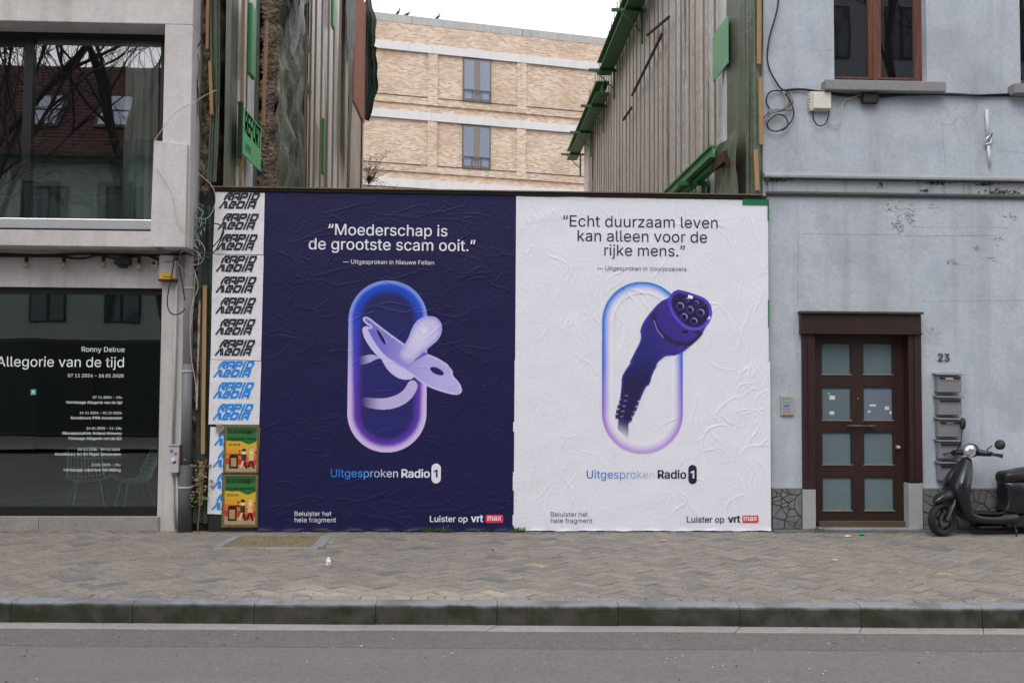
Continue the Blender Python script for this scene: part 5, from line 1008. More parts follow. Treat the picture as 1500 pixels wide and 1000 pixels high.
MB().box(-3.36, -3.15, .12, .14, 0, 4.2).build('dark_backing', black_paint, label='black board in the gap left of the hoarding', cat='board')
lathp([(300, 418), (297, 665)], .048, .03, .0, lath, 'long raw pine lath left of the white bills'); lathp([(292.5, 440), (288, 600)], .025, .02, .02, rough, 'narrow crumbling batten beside the long pine lath'); lathp([(295, 680), (293.5, 740)], .045, .03, -.02, lath, 'short raw pine lath near the ground left of the bills')
lathp([(305, -40), (303, 72)], .035, .03, .0, lath, 'pine lath at the top of the frame beside the drainpipe'); lathp([(307, 89), (310, 168)], .04, .03, -.01, lath, 'short pine lath under the topmost one beside the left sheeting')
hb = root0('climbing_weed', 'dry weed with green leaves growing low beside the drainpipe foot', 'weed', (W(296, 735, -.05)[0], -.03, 0)); m1, m2 = MB(), MB()
for k in range(90):
    x, z = W(random.gauss(293, 8), random.uniform(672, 742), -.06); s = random.uniform(.012, .03); a = random.uniform(-1, 1); y = random.uniform(-.10, -.02)
    (m1 if random.random() < .45 else m2).add([(x-s, y, z), (x, y-.01, z-s*.5), (x+s, y, z+a*s), (x, y+.008, z+s*.5)], [(0, 1, 2, 3)])
m1.build('green_leaves', leaf_m, hb); m2.build('dry_leaves', mat('dry leaves', (.2, .11, .06), .8, .3, 20, 0), hb); MB().tube([(*[W(290, 740, -.05)[0]], -.04, 0), (*[W(296, 700, -.05)[0]], -.06, W(296, 700, -.05)[1]), (*[W(303, 672, -.05)[0]], -.05, W(303, 672, -.05)[1])], .008, 5).build('stem', dry_m, hb)
# ================================================================= the empty plot: draped party walls left and right
XL, XR = -3.143, 3.699
sheet('plot_ground', [(-3.5, .12), (3.72, .12), (12, 60), (-12, 60)], -.03, soil, kind='structure')
yL = lambda px, py=150, off=0: onX(px, py, XL+off)[0]
yR = lambda px, py=200, off=0: onX(px, py, XR-off)[0]
def drape(side, y0, y1, z0, z1, amp, freq, m, name, parent, off=0, crump=0, seed=0, ny=None, zb=None, drift=.25, smooth=True, cf=5):
    """hanging cloth on a wall of constant x: sharp irregular vertical pleats that wander and fade"""
    rs = np.random.default_rng(seed); ny = ny or max(24, int((y1-y0)*34)); nz = 70
    s, Z = np.meshgrid(np.linspace(0, 1, ny), np.linspace(z0, z1, nz)); Y = y0+(y1-y0)*s; P = 0*Y
    for k in range(7):
        f = freq*(.4+k*.55)*rs.uniform(.8, 1.25); ph = rs.random()*6.3; w_ = Y*f+ph+drift*np.sin(Z*rs.uniform(.3, 1.1)+rs.random()*6)*(1+.4*k)*.8; P += (1-np.abs(np.sin(w_))**(.8 if k > 2 else 1.6))/(1+k*.9)*(.6+.4*np.sin(Z*rs.uniform(.3, .9)+ph))
    if crump:
        for k in range(9):
            fy, fz = rs.normal(0, cf), rs.normal(0, cf*.8); P += crump*(1-np.abs(np.sin(fy*Y+fz*Z+rs.random()*6+np.sin(Z*2+Y*3))))/(1+k*.15)*.5
    if zb: e = (Z-z0)/(z1-z0); Z = Z+(1-e)*zb(s)
    X = (XL if side < 0 else XR)-side*(off+amp*P)
    return MB().grid(X, Y, Z).build(name, m, parent, smooth)
def batten(side, y, z0, z1, wd, m, name, parent, off=.06, lean=0, th=.035):
    x = (XL if side < 0 else XR)-side*off; a = y+lean; v = [(x, y-wd/2, z0), (x, y+wd/2, z0), (x, a+wd/2, z1), (x, a-wd/2, z1)]
    MB().add(v+[(p[0]-side*th, p[1], p[2]) for p in v], [(0, 1, 2, 3), (7, 6, 5, 4), (0, 4, 5, 1), (1, 5, 6, 2), (2, 6, 7, 3), (3, 7, 4, 0)]).build(name, m, parent)
# ---- left wall
WL = root0('party_wall', 'old party wall hung with green and silver sheeting on the left of the gap', 'wall', (XL-.4, 9, 0))
MB().box(XL-.75, XL-.32, .82, 19.4, 0, 12.6).build('wall_body', rough2, WL)
drape(-1, .0, yL(339), 3.6, 12.6, .035, 6, tarp_green, 'green_sheet', WL, .05, 0, 1, ny=60)
drape(-1, yL(335), yL(357), 3.6, 12.6, .035, 11, tarp_silver, 'silver_sheet', WL, .02, 0, 2, ny=60)
drape(-1, yL(355), yL(380), 3.6, 12.6, .05, 5, tarp_green, 'green_sheet', WL, -.05, 0, 3, ny=60); drape(-1, yL(357), yL(367), 3.6, 12.6, .02, 9, tarp_silver, 'silver_sheet', WL, .04, 0, 8, ny=40)
# front flap of green cloth at the corner
s, Z = np.meshgrid(np.linspace(0, 1, 30), np.linspace(4.3, 12.6, 80)); Xf = -3.26+.115*s+.02*np.sin(Z*1.5); MB().grid(Xf, .06+.03*np.sin(s*9+Z*.8)+.01*np.sin(s*31), Z).build('corner_flap', tarp_green, WL, True)
# rubble pillar and void
ya, yb_ = yL(381), yL(402)
s, Z = np.meshgrid(np.linspace(0, 1, 30), np.linspace(3.5, 12.6, 320)); jag = .12*np.sin(Z*1.9)+.08*np.sin(Z*5.1)+.05*RNG.random(Z.shape)
Y = ya+(yb_-ya)*s*np.clip(.72+.28*np.tanh((Z-8.0)*1.2), .5, 1)+jag*.5*s; X = XL-.04+.16*np.sin(s*3.14)+.09*RNG.random(s.shape)+.05*np.sin(Z*14)*np.sin(Y*11)
MB().grid(X, Y, Z).build('rubble_pillar', mat('pale rubble', (.33, .25, .20), .95, .35, 5, 1, 18, col2=(.14, .09, .075), mscale=4, mamt=.9, dist=.03), WL)
zb = W(0, 0)[1]
for k in range(46):                                                   # loose broken bricks showing at the top of the pillar
    z = 7.6+k*.085; y0 = ya+.25+random.uniform(-.05, .05)
    for q in range(2): l = random.uniform(.16, .3); MB().box(XL-.02, XL+.12+random.uniform(-.03, .03), y0, y0+l, z, z+.06, Matrix.Translation((0, 0, 0))).build('brick', mat('old red brick', (.17, .07, .05), .95, .3, 8, .6, 40, col2=(.12, .09, .07), mscale=7), WL); y0 += l+.02
batten(-1, yL(387, 175, .25), onX(387, 185, XL+.25)[1], onX(391, 30, XL+.25)[1], .07, lath, 'leaning_lath', WL, .22, .12)
drape(-1, yL(403), yL(449), 3.6, 12.6, .03, 1.6, mat('mid green tarpaulin', (.10, .125, .09), .45, .2, 1.5, .6, 12, spec=.5, col2=(.15, .17, .14), mscale=2.5, dist=.03), 'crumpled_sheet', WL, -.14, 3.6, 5, ny=150, cf=3.0)
s, Z = np.meshgrid(np.linspace(0, 1, 50), np.linspace(7.2, 12.4, 70)); t = (Z-7.2)/5.2; yc0 = yL(412)+0*t; yc1 = yL(412)+(yL(447)-yL(412))*np.clip(t*1.8, .02, 1)
Yf = yc0+(yc1-yc0)*s; MB().grid(XL+.18+.06*np.abs(np.sin(Yf*7+Z*1.6))+.05*np.sin(Z*4+Yf*3), Yf, Z).build('folded_flap', mat('pale grey green tarpaulin', (.20, .23, .20), .4, .15, 1.5, .6, 12, spec=.5, col2=(.27, .29, .27), mscale=2, dist=.03), WL, True)
drape(-1, yL(447), yL(500), 3.6, 12.6, .10, 2.0, tarp_silver, 'silver_sheet', WL, .0, .0, 6, ny=120)
drape(-1, yL(494), yL(512), onX(508, 78, XL)[1], 12.8, .08, 1.3, tarp_dark, 'dark_flap', WL, .05, .25, 7, ny=60); drape(-1, yL(493), yL(501), onX(497, 245, XL)[1], 12.8, .10, 1.5, tarp_dark, 'dark_flap', WL, .10, .2, 9, ny=30, zb=lambda s: .5*np.sin(s*7))
plw = mat('stained cream plaster', (.40, .345, .28), .9, .12, 1.5, .4, 30, col2=(.27, .20, .155), mscale=1.2)
add_streaks(plw, .25, (.12, .06, .045), (3, 1.6, .12), .58, .68)
MB().box(XL-.31, XL-.04, yL(494), yL(534, 250), 3, 13).build('plaster_wall', plw, WL)
rb_m = mat('thin red brick face', (.30, .125, .09), .85, .2, 4, .3, 60)
ts = onX(525, 175, XL); y2 = yL(534, 150); zt2 = ts[1]
red = root = None
za = onX(520, 70, XL)[1]; rp = [(yL(519, 60), 13), (yL(519, 60), onX(519, 150, XL)[1]), (y2-.2, onX(532, 178, XL)[1]), (y2, 13)]
rf = MB().add([(XL+.0, y, z) for y, z in rp]+[(XL-.035, y, z) for y, z in rp], [(0, 1, 2, 3), (7, 6, 5, 4)]+[(i, i+4, (i+1) % 4+4, (i+1) % 4) for i in range(4)]).build('red_brick_face', rb_m, WL)
cm = MB()
zz = rp[2][1]
while zz < 13: cm.box(XL+.0005, XL+.012, max(rp[0][0], y2-.25-(zz-rp[2][1])*2.2 if zz < rp[1][1] else rp[0][0]), y2-.01, zz, zz+.058); zz += .075
cm.build('brick_course', rb_m, WL)
s, Z = np.meshgrid(np.linspace(0, 1, 30), np.linspace(onX(545, 202, XL)[1], 13.4, 90)); Yc = yL(534, 150)+.25; prof = .34+.11*np.sin(Z*1.15+.6)+.06*np.sin(Z*3.1)-.10*(Z > 11.9); MB().grid(XL-.06+prof*s+.02*np.sin(Z*9), Yc+.1*np.sin(s*6+Z)+.05*np.sin(s*17), Z).build('fluttering_sheet', tarp_dark, WL, True)
for px, m, wd in ((356, lath, .05), (448.5, old_lath, .05), (455, old_lath, .07), (462, lath, .06), (471, old_lath, .06), (481, lath, .08), (489, old_lath, .06), (497.5, lath, .10)): batten(-1, yL(px, 150, .17), 3.8, 12.6, wd, m, 'batten', WL, .14, random.uniform(-.06, .06))
for px in (530.5, 511.5): batten(-1, yL(px, 200), 3.8, onX(px, 80, XL)[1], .05, wood_red, 'stain_board', WL, -.03)
for i, (a, b, c, d, wd, lb) in enumerate(((369, 6, 371, 116, .30, 'large bright green steel bar on the left sheeting, nearest the street'), (475, 175, 473.5, 255, .22, 'slim bright green bar low on the silver sheeting'), (489, -30, 488.5, 42, .30, 'bright green bar high on the silver sheeting at the picture top'))):
    y, z1 = onX(a, b, XL+.2); y_, z0 = onX(c, d, XL+.2); y = (y+y_)/2; MB().box(XL+.16, XL+.22, y-wd/2, y+wd/2, z0, z1).build('green_bar', steel_bright, bev=.02, label=lb, cat='steel bar')
def wall_sign(side, P, body_m, label, words=None):
    (y0, z0), (y1, z1) = [onX(*p, XL+.2 if side < 0 else XR-.2) for p in (P[0], P[2])]; ya_, yb2 = min(y0, y1), max(y0, y1); za_, zb2 = min(z0, z1), max(z0, z1); x = (XL if side < 0 else XR)-side*.20
    o = root0('scaffold_sign', label, 'sign', (x, ya_, za_)); MB().box(min(x, x-side*.015), max(x, x-side*.015), ya_, yb2, za_, zb2).build('panel', body_m, o)
    if words:
        for s_, v0, v1, zf, of in words:
            v, f = text_mesh(s_, FONT, of); k = (v1-v0)*(yb2-ya_)/(v[:, 0].max()-v[:, 0].min()); MB().add([(x-side*.0165, ya_+v0*(yb2-ya_)+p[0]*k, za_+zf*(zb2-za_)+p[1]*k*1.5) for p in v], f).build('lettering', ink_navy, o)
    return o
sgm = mat('sign green', (.09, .46, .17), .5, .05, bump=0)
sg = wall_sign(-1, [(356, 157), (383, 200), (380.5, 252)], sgm, 'green sign reading REFORT on the left sheeting', [('REFORT', .05, .95, .50, .03), ('www', .1, .4, .12, 0)])
y0, z0 = onX(356, 157, XL); y0, z0 = onX(352, 155, XL+.17); MB().box(XL+.15, XL+.20, y0-.03, y0+.03, onX(352, 232, XL+.17)[1], z0).build('sign_side_bar', black_paint, sg); MB().box(XL+.145, XL+.205, y0-.035, y0+.035, z0+.001, z0+.045).build('bar_cap', rust, sg)
wall_sign(1, [(1067, 23), (1046, 45), (1045.5, 120)], mat('faded sign green', (.17, .38, .22), .55, .06, bump=0), 'pale faded green panel high on the right sheeting')
# ---- right wall
WR = root0('party_wall', 'party wall covered with pleated grey sheeting and battens on the right of the gap', 'wall', (XR+.05, 9, 0))
wtop = lambda y: float(np.interp(y, [0, 6, 11.5, 13.8, 15.8, 18.7], [12.6, 12.0, 11.28, 10.86, 10.64, 10.55]))
MB().prism([(0, 0), (1, 0), (1, 1), (0, 1)], 0, 1) if 0 else None
bw = MB(); ys = np.linspace(.15, 18.75, 20); bw.add([(XR-.0+dx, y, z) for dx in (0, .35) for y in ys for z in (0, wtop(y)-.15)], [(2*i, 2*i+2, 2*i+3, 2*i+1) for i in range(19)]+[(40+2*i, 40+2*i+1, 40+2*i+3, 40+2*i+2) for i in range(19)]+[(2*i+1, 2*i+3, 40+2*i+3, 40+2*i+1) for i in range(19)]+[(38, 78, 79, 39), (0, 1, 41, 40)]); bw.build('wall_body', rough2, WR)
bat_px = [1066, 1047, 1030, 1018, 1009, 997, 989, 979, 970.5, 963.5, 957.5, 951, 943.5, 938, 932, 926.5, 921.5, 917, 911.5, 907, 902.5, 898.5, 894.5, 891, 887.5, 884, 880.5, 877.5, 874.5, 871.5, 869, 866.5, 864, 861.8]
bys = [yR(p, 260, .12) for p in bat_px]
edges = [.95]+bys+[18.85]
for i in range(0, len(edges)-1, 3):                                   # lengths of sheeting between battens
    a, b = edges[i], edges[min(i+3, len(edges)-1)]; zt_ = wtop((a+b)/2)
    rs = i; drape(1, a-.03, b+.03, 3.6, zt_+random.uniform(-.08, .08), .022+.01*random.random(), 4.0, tarp_taupe, 'grey_sheet', WR, .01+.012*(i % 2), .14, 20+i, ny=int((b-a)*42)+12, drift=.9, cf=5)
for i, y in enumerate(bys): batten(1, y, 3.8, wtop(y)+random.uniform(.0, .15), .05+.015*(i % 3), lath if i in (0, 3) else old_lath, 'batten', WR, .10, random.uniform(-.06, .06), .018)
drape(1, .05, yR(1083, 120), 3.6, 12.4, .05, 2.0, tarp_green, 'green_sheet', WR, .10, .05, 50, ny=70); drape(1, yR(1081, 60), yR(1070, 60), 3.6, 12.4, .06, 8, tarp_silver, 'silver_sheet', WR, .08, .1, 51, ny=50)
drape(1, .1, yR(1078, 240), 3.6, onX(1090, 205, XR)[1], .07, 3, tarp_green, 'bunched_sheet', WR, .18, .6, 52, ny=70)
Xf, Z = np.meshgrid(np.linspace(3.50, 3.735, 30), np.linspace(4.25, 12.5, 80)); MB().grid(Xf, .04+.025*np.sin(Xf*40+Z*.7)+.01*np.sin(Xf*90), Z).build('corner_flap', tarp_green, WR, True)
for a, b, wd, lb in (((1112.5, -30), (1112, 94), .055, 'long pine lath at the picture top on the edge of the blue grey house'), ((1114, 113), (1115.5, 212), .05, 'middle pine lath between green sheeting and blue grey house'), ((1107, 219), (1110, 279), .055, 'lowest pine lath just above the right end of the hoarding')): lathp([a, b], wd, .03, -.03, lath, lb)
# steel walers
def waler(y0, y1, z, w_, h, x, label, m, brk):
    o = root0('steel_beam', label, 'beam', (x, y0, z)); t = .03
    MB().box(x-w_, x, y0, y1, z, z+t).box(x-w_, x, y0, y1, z+h-t, z+h).box(x-w_*.5-.01, x-w_*.5+.01, y0, y1, z+t, z+h-t).build('i_section', m, o)
    for y in brk:
        MB().box(x-w_-.28, x+.22, y-.035, y+.035, z-.06, z-.001).build('cross_bracket', steel_green, o); MB().box(x-.02, x+.03, y-.03, y+.03, z-.75, z-.061).build('hanger', steel_green, o); MB().tube([(x-w_-.1, y, z-.06), (x, y, z-.5)], .015, 6).build('brace', steel_green, o)
def yz(px, py, X): return onX(px, py, X)
xb = XR-.12
waler(12.9, 20.6, 9.35, .34, .32, xb, 'far dark green steel beam along the grey sheeting', steel_green, (14.0, 16.8, 19.6)); waler(5.2, 12.6, 9.72, .36, .34, xb-.0, 'upper dark green steel beam leaving the picture at the top', steel_green, (8.1, 12.1))
waler(1.05, 6.2, 4.93, .10, .17, xb-.02, 'lower bright green steel channel beside the rusty bracket', steel_bright, (2.6,)); waler(1.1, 6.2, 4.96, .08, .17, xb-.20, 'outer bright green steel channel just above the hoarding', steel_bright, ())
rbk = root0('rusty_bracket', 'rusty steel bracket holding the lower green beams', 'bracket', (XR, 1.2, 5))
MB().box(3.42, 3.70, .62, .68, 4.86, 4.96).build('upper_plate', rust, rbk, bev=.004); MB().box(3.40, 3.68, .58, .64, 4.72, 4.83).build('lower_plate', rust, rbk, bev=.004); MB().box(3.38, 3.46, .69, 1.3, 4.80, 4.95).build('tail', rust, rbk)
for k in range(4): MB().lathe([(.014, .565), (.014, .58)], 6, (3.45+k*.06, 0, 4.775), 'y').build('bolt', rust, rbk)
for k, (a, b) in enumerate((((980, 25), (948, 52)), ((970, 50), (926, 140)), ((925, 158), (913, 176)))): 
    (ya_, za_), (yb2, zb2) = onX(*a, XR-.16), onX(*b, XR-.16); MB().tube([(XR-.16, ya_, za_), (XR-.16, yb2, zb2)], .03, 5).build('diagonal_pole', rust, label=['topmost rusty diagonal bar on the grey sheeting', 'long rusty diagonal bar on the grey sheeting', 'short rusty diagonal bar lowest on the sheeting'][k], cat='bar')
# neighbour behind the left house so no light leaks
MB().box(-9.5, -3.9, 6.4, 19, 0, 12).build('rear_wing', rough2, HL)

# ================================================================= brick block behind
brick_m = bpy.data.materials.new('tan brickwork'); brick_m.use_nodes = True; n_, L_, p_ = N(brick_m); p_.inputs['Roughness'].default_value = .9
tc = n_.new('ShaderNodeTexCoord'); mp = n_.new('ShaderNodeMapping'); mp.inputs['Rotation'].default_value = (math.radians(90), 0, 0); 
sx = n_.new('ShaderNodeSeparateXYZ'); cx = n_.new('ShaderNodeCombineXYZ'); L_.new(tc.outputs['Object'], sx.inputs[0]); L_.new(sx.outputs['X'], cx.inputs['X']); L_.new(sx.outputs['Z'], cx.inputs['Y'])
br = n_.new('ShaderNodeTexBrick'); br.inputs['Scale'].default_value = 1; br.inputs['Brick Width'].default_value = .23; br.inputs['Row Height'].default_value = .08; br.inputs['Mortar Size'].default_value = .012; br.inputs['Color1'].default_value = (.44, .28, .18, 1); br.inputs['Color2'].default_value = (.74, .60, .48, 1); br.inputs['Mortar'].default_value = (.66, .58, .50, 1); br.inputs['Bias'].default_value = 0
L_.new(cx.outputs[0], br.inputs['Vector']); no = n_.new('ShaderNodeTexNoise'); no.inputs['Scale'].default_value = .55; no.inputs['Detail'].default_value = 5; L_.new(tc.outputs['Object'], no.inputs['Vector'])
mr = n_.new('ShaderNodeMapRange'); mr.inputs[1].default_value = .45; mr.inputs[2].default_value = .68; mr.inputs[4].default_value = .42; L_.new(no.outputs[0], mr.inputs[0]); q = n_.new('ShaderNodeMixRGB'); q.inputs[2].default_value = (.42, .28, .17, 1); L_.new(mr.outputs[0], q.inputs[0]); L_.new(br.outputs[0], q.inputs[1]); L_.new(q.outputs[0], p_.inputs['Base Color'])
b_ = n_.new('ShaderNodeBump'); b_.inputs['Distance'].default_value = .01; L_.new(br.outputs['Fac'], b_.inputs['Height']); b_.invert = True; L_.new(b_.outputs[0], p_.inputs['Normal'])
band_m = mat('pale precast band', (.62, .61, .62), .85, .04, 1, .1, 20); add_streaks(band_m, .04)
cop_m = mat('grey concrete coping', (.40, .40, .39), .85, .1, 2, .2, 20); add_streaks(cop_m, .16, (.2, .2, .19), (6, 6, .6))
BK = thing('brick_apartment_block', 'tan brick apartment block with pale bands standing behind the empty plot', 'apartment block', (.3526, 35.1125, 0), math.radians(14.1))
MB().box(-20, 20, 0, 14, 0, 18.86).build('wall', brick_m, BK)
for a, b in ((-20, -13.4), (-13.39, -3.3), (-1.99-1.32, 2.2), (2.21, 9), (9.01, 20)): MB().box(a+.02, b, -.10, .4, 18.865, 19.24).build('coping', cop_m, BK)
MB().box(-20, 20, -.09, -.003, 17.935, 18.86).build('parapet_face', brick_m, BK)
fr_d = mat('anthracite window frame', (.085, .085, .095), .5, 0, bump=0)
fr_b = mat('taupe window frame', (.20, .165, .15), .5, 0, bump=0)
bglass = glass('apartment glass', .12, (.80, .86, .95))
for f in range(5):
    zt_ = 17.93-3.243*f; zb_ = zt_-.385
    if f == 4: zt_ = 4.96; zb_ = 4.6
    for a, b in ((-20, -11), (-10.99, -2.30), (-2.29, 2.15), (2.16, 11), (11.01, 20)): MB().box(a, b, -.13, -.003, zb_, zt_).build('concrete_band', band_m, BK)
    if f > 2: continue
    for k in range(-4, 5):
        u0_ = -2.47+4.42*k; MB().box(u0_, u0_+.47, -.10, -.003, zt_-2.87-.0, zb_-.003).build('pilaster', brick_m, BK)
    for k in range(-4, 5):
        u0_ = -2.47+4.42*k; MB().box(u0_, u0_+4.42-.002, -.040, -.002, zt_-2.858, zt_-2.545 if 0 else zt_-2.56).build('spandrel', brick_m, BK) if 0 else None
        MB().box(u0_+.475, u0_+4.415, -.08, -.003, zt_-2.87, zt_-2.535).build('spandrel', brick_m, BK); MB().box(u0_+.475, u0_+4.415, -.11, -.003, zt_-2.533, zt_-2.505).build('ledge', fr_d, BK)
    for k in (-2, 0, 2) if f < 2 else (0,):
        u0_, u1_ = -.73+4.42*k, .61+4.42*k; z0_, z1_ = zt_-2.50, zb_-.003
        wn = MB().box(u0_-.03, u0_, -.06, .12, z0_, z1_).box(u1_, u1_+.03, -.06, .12, z0_, z1_).box(u0_, u1_, -.06, .12, z1_-.07, z1_).box(u0_-.05, u1_+.05, -.11, .10, z0_-.06, z0_-.001).build('window', fr_d, BK)
        um = (u0_+u1_)/2
        for a, b in ((u0_, um-.10), (um+.10, u1_)): MB().box(a+.05, b-.03, -.055, -.045, z0_+.12, z1_-.12).build('pane', bglass, wn); MB().box(a, a+.05, -.062, -.03, z0_, z1_-.071).box(b-.03, b, -.062, -.03, z0_, z1_-.071).box(a+.05, b-.03, -.062, -.03, z1_-.12, z1_-.071).box(a+.05, b-.03, -.062, -.03, z0_, z0_+.12).build('sash', fr_b, wn)
        MB().box(um-.10, um+.10, -.058, -.03, z0_, z1_-.071).build('centre_post', fr_b, wn)
        MB().box(u0_+.03, u1_-.03, -.035, -.03, z0_+.01, z1_-.08).build('pane_backing', mat('pale curtain behind glass', (.42, .48, .54), .8, .1, bump=0) if f == 0 else mat('painted sky reflection blue', (.22, .30, .44), .8, 0, bump=0), wn)  # pale curtain on top; below, flat blue stands in for reflected sky
        rl = MB().box(u0_, u1_, -.14, -.12, z0_+.52, z0_+.55).box(u0_, u1_, -.14, -.12, z0_+.44, z0_+.455).box(u0_, u1_, -.14, -.12, z0_+.07, z0_+.085)
        for q in range(4): x = u0_+.01+(u1_-u0_-.04)*q/3; rl.box(x, x+.02, -.141, -.119, z0_+.0, z0_+.519)
        rl.build('railing', fr_d, wn)
for i, (px, py, lb) in enumerate(((582.5, 22, 'leftmost pigeon perched on the brick block roof edge'), (597, 23, 'second pigeon, beside the leftmost one on the roof edge'), (641, 29.5, 'pigeon sitting apart further right on the roof edge'))):
    Np = np.array([-math.sin(math.radians(14.1)), math.cos(math.radians(14.1)), 0]); h = hit(px, py, (.3526, 35.1125, 19), Np); o = thing('pigeon', lb, 'bird', (float(h[0]), float(h[1])+.05, 19.24), random.uniform(-1, 1), 'pigeons on the roof edge')
    m1 = MB(); m1.loft([[(x+math.cos(a)*0, math.sin(a)*r, z+math.cos(a)*r*1.05) for a in np.linspace(0, 2*math.pi, 11)[:-1]] for x, z, r in ((-.20, .05, .012), (-.13, .08, .035), (-.05, .11, .06), (.03, .14, .07), (.09, .19, .05), (.11, .25, .028), (.12, .29, .034), (.145, .30, .024), (.18, .29, .004))]); m1.build('body', mat('pigeon grey', (.07, .075, .09), .7, .2, bump=0), o, True)
    for s in (-.03, .03): MB().tube([(.02, s, .09), (.03, s, 0)], .006, 4).build('leg', rust, o)
# bare shrub sprouting at the end of the left wall
bs = MB()
for k in range(34):
    p = np.array([XL+.02, yL(538, 230)+.3, onX(540, 272, XL)[1]]); d = np.array([random.uniform(-.2, .5), random.uniform(-.3, .3), random.uniform(.3, 1)]); P = [tuple(p)]
    for q in range(4): p = p+d*.22; d = d+np.random.default_rng(k*9+q).normal(0, .35, 3); P.append(tuple(p))
    bs.tube(P, .008, 4, .003)
    for q in P[1:]:
        for _ in range(3): s = .035; a = [q[i]+random.gauss(0, .06) for i in range(3)]; bs.add([(a[0]-s, a[1], a[2]), (a[0], a[1]-s, a[2]-s*.4), (a[0]+s, a[1], a[2]), (a[0], a[1]+s, a[2]+s*.5)], [(0, 1, 2, 3)])
bs.build('dry_shrub', mat('brown shrub', (.07, .065, .04), .9, .3, 10, 0), label='sparse brown shrub growing at the far end of the left wall', cat='shrub')
# ================================================================= scooter
paint = mat('dark grey scooter paint', (.020, .022, .027), .24, .05, 2, 0, metal=.35, spec=.6, attr='obj'); rubber = mat('tyre rubber', (.012, .012, .012), .8, .15, 10, .3, 60, attr='obj'); blackp = mat('black plastic', (.012, .012, .013), .45, .1, bump=0, attr='obj'); chrome = mat('chrome', (.6, .6, .62), .12, 0, bump=0, metal=1); seat_m = mat('black seat vinyl', (.010, .010, .012), .38, .1, 6, .2, 60, attr='obj'); lamp_m = mat('headlight reflector', (.75, .76, .8), .12, .35, 18, .5, 25, metal=.9, attr='obj')
sc = thing('scooter', 'dark grey retro motor scooter parked against the wall facing left', 'scooter', (0, 0, 0), math.radians(8))
def ell(c, ax, ay, n=20, p=.75):
    out = []
    for k in range(n):
        a = 2*math.pi*k/n; ca, sa = math.cos(a), math.sin(a); out.append(tuple(Vector(c)+Vector(ax)*(math.copysign(abs(ca)**p, ca))+Vector(ay)*(math.copysign(abs(sa)**p, sa))))
    return out
def sect(f, r, hw, p=.75, n=20): c = ((f[0]+r[0])/2, 0, (f[1]+r[1])/2); return ell(c, ((f[0]-r[0])/2, 0, (f[1]-r[1])/2), (0, hw, 0), n, p)
MB().loft([sect(*a) for a in (((.375, .965), (.45, .95), .045), ((.34, .915), (.455, .89), .08), ((.26, .83), (.44, .80), .13), ((.18, .73), (.41, .70), .18), ((.125, .62), (.375, .60), .205), ((.135, .51), (.36, .49), .20), ((.18, .40), (.375, .40), .18), ((.245, .28), (.405, .325), .155), ((.34, .185), (.46, .285), .15), ((.48, .135), (.56, .268), .155), ((.70, .120), (.72, .262), .16), ((.95, .118), (.92, .285), .155), ((1.10, .13), (1.05, .33), .14))]).build('body_shell', paint, sc, True, sub=1)
MB().loft([ell(((a+b)/2, 0, z), ((b-a)/2, 0, 0), (0, hw, 0), 28, .62) for z, a, b, hw in ((.24, 1.02, 1.38, .12), (.28, .80, 1.46, .155), (.32, .855, 1.52, .175), (.40, .875, 1.58, .19), (.50, .87, 1.63, .20), (.58, .865, 1.65, .185), (.64, .845, 1.62, .15), (.665, .84, 1.55, .12))]).build('rear_body', paint, sc, True, sub=1)
MB().loft([ell((x, 0, (a+b)/2), (0, hw, 0), (0, 0, (b-a)/2), 20, .6) for x, a, b, hw in ((.85, .645, .72, .07), (.865, .625, .765, .11), (.92, .62, .785, .135), (1.0, .635, .785, .15), (1.08, .65, .80, .15), (1.25, .665, .835, .14), (1.40, .68, .82, .11), (1.47, .70, .78, .05))]).build('seat', seat_m, sc, True, sub=1)
MB().tube([(.40, -.150, .29), (.55, -.152, .272), (.72, -.156, .268), (.82, -.150, .30)], .008, 6).build('floor_trim', blackp, sc, True)
MB().loft([ell((x, 0, z), (0, .16, 0), (0, 0, .008), 12, .5) for x, z in ((.47, .276), (.60, .272), (.80, .272))]).build('floor_mat', blackp, sc, True)
# grille on the shield front
MB().loft([sect((.195-.0, .80), (.24, .79), .022), sect((.14, .70), (.19, .69), .034), sect((.107, .60), (.17, .60), .03)]).build('shield_spine', blackp, sc, True)
MB().tube([(.175, -.155, .60), (.215, -.168, .665), (.265, -.158, .69)], .009, 6).build('indicator_trim', chrome, sc, True); MB().loft([ell((.175+.09*t, -.158-.012*math.sin(t*3.1), .60+.085*t), (0, .008, .002), (.012*math.sin(.3+t*2.5), 0, -.018*math.sin(.3+t*2.5)), 10) for t in (0, .3, .6, 1)]).build('indicator', mat('clear indicator', (.3, .3, .32), .15, 0, bump=0, spec=.8), sc, True)
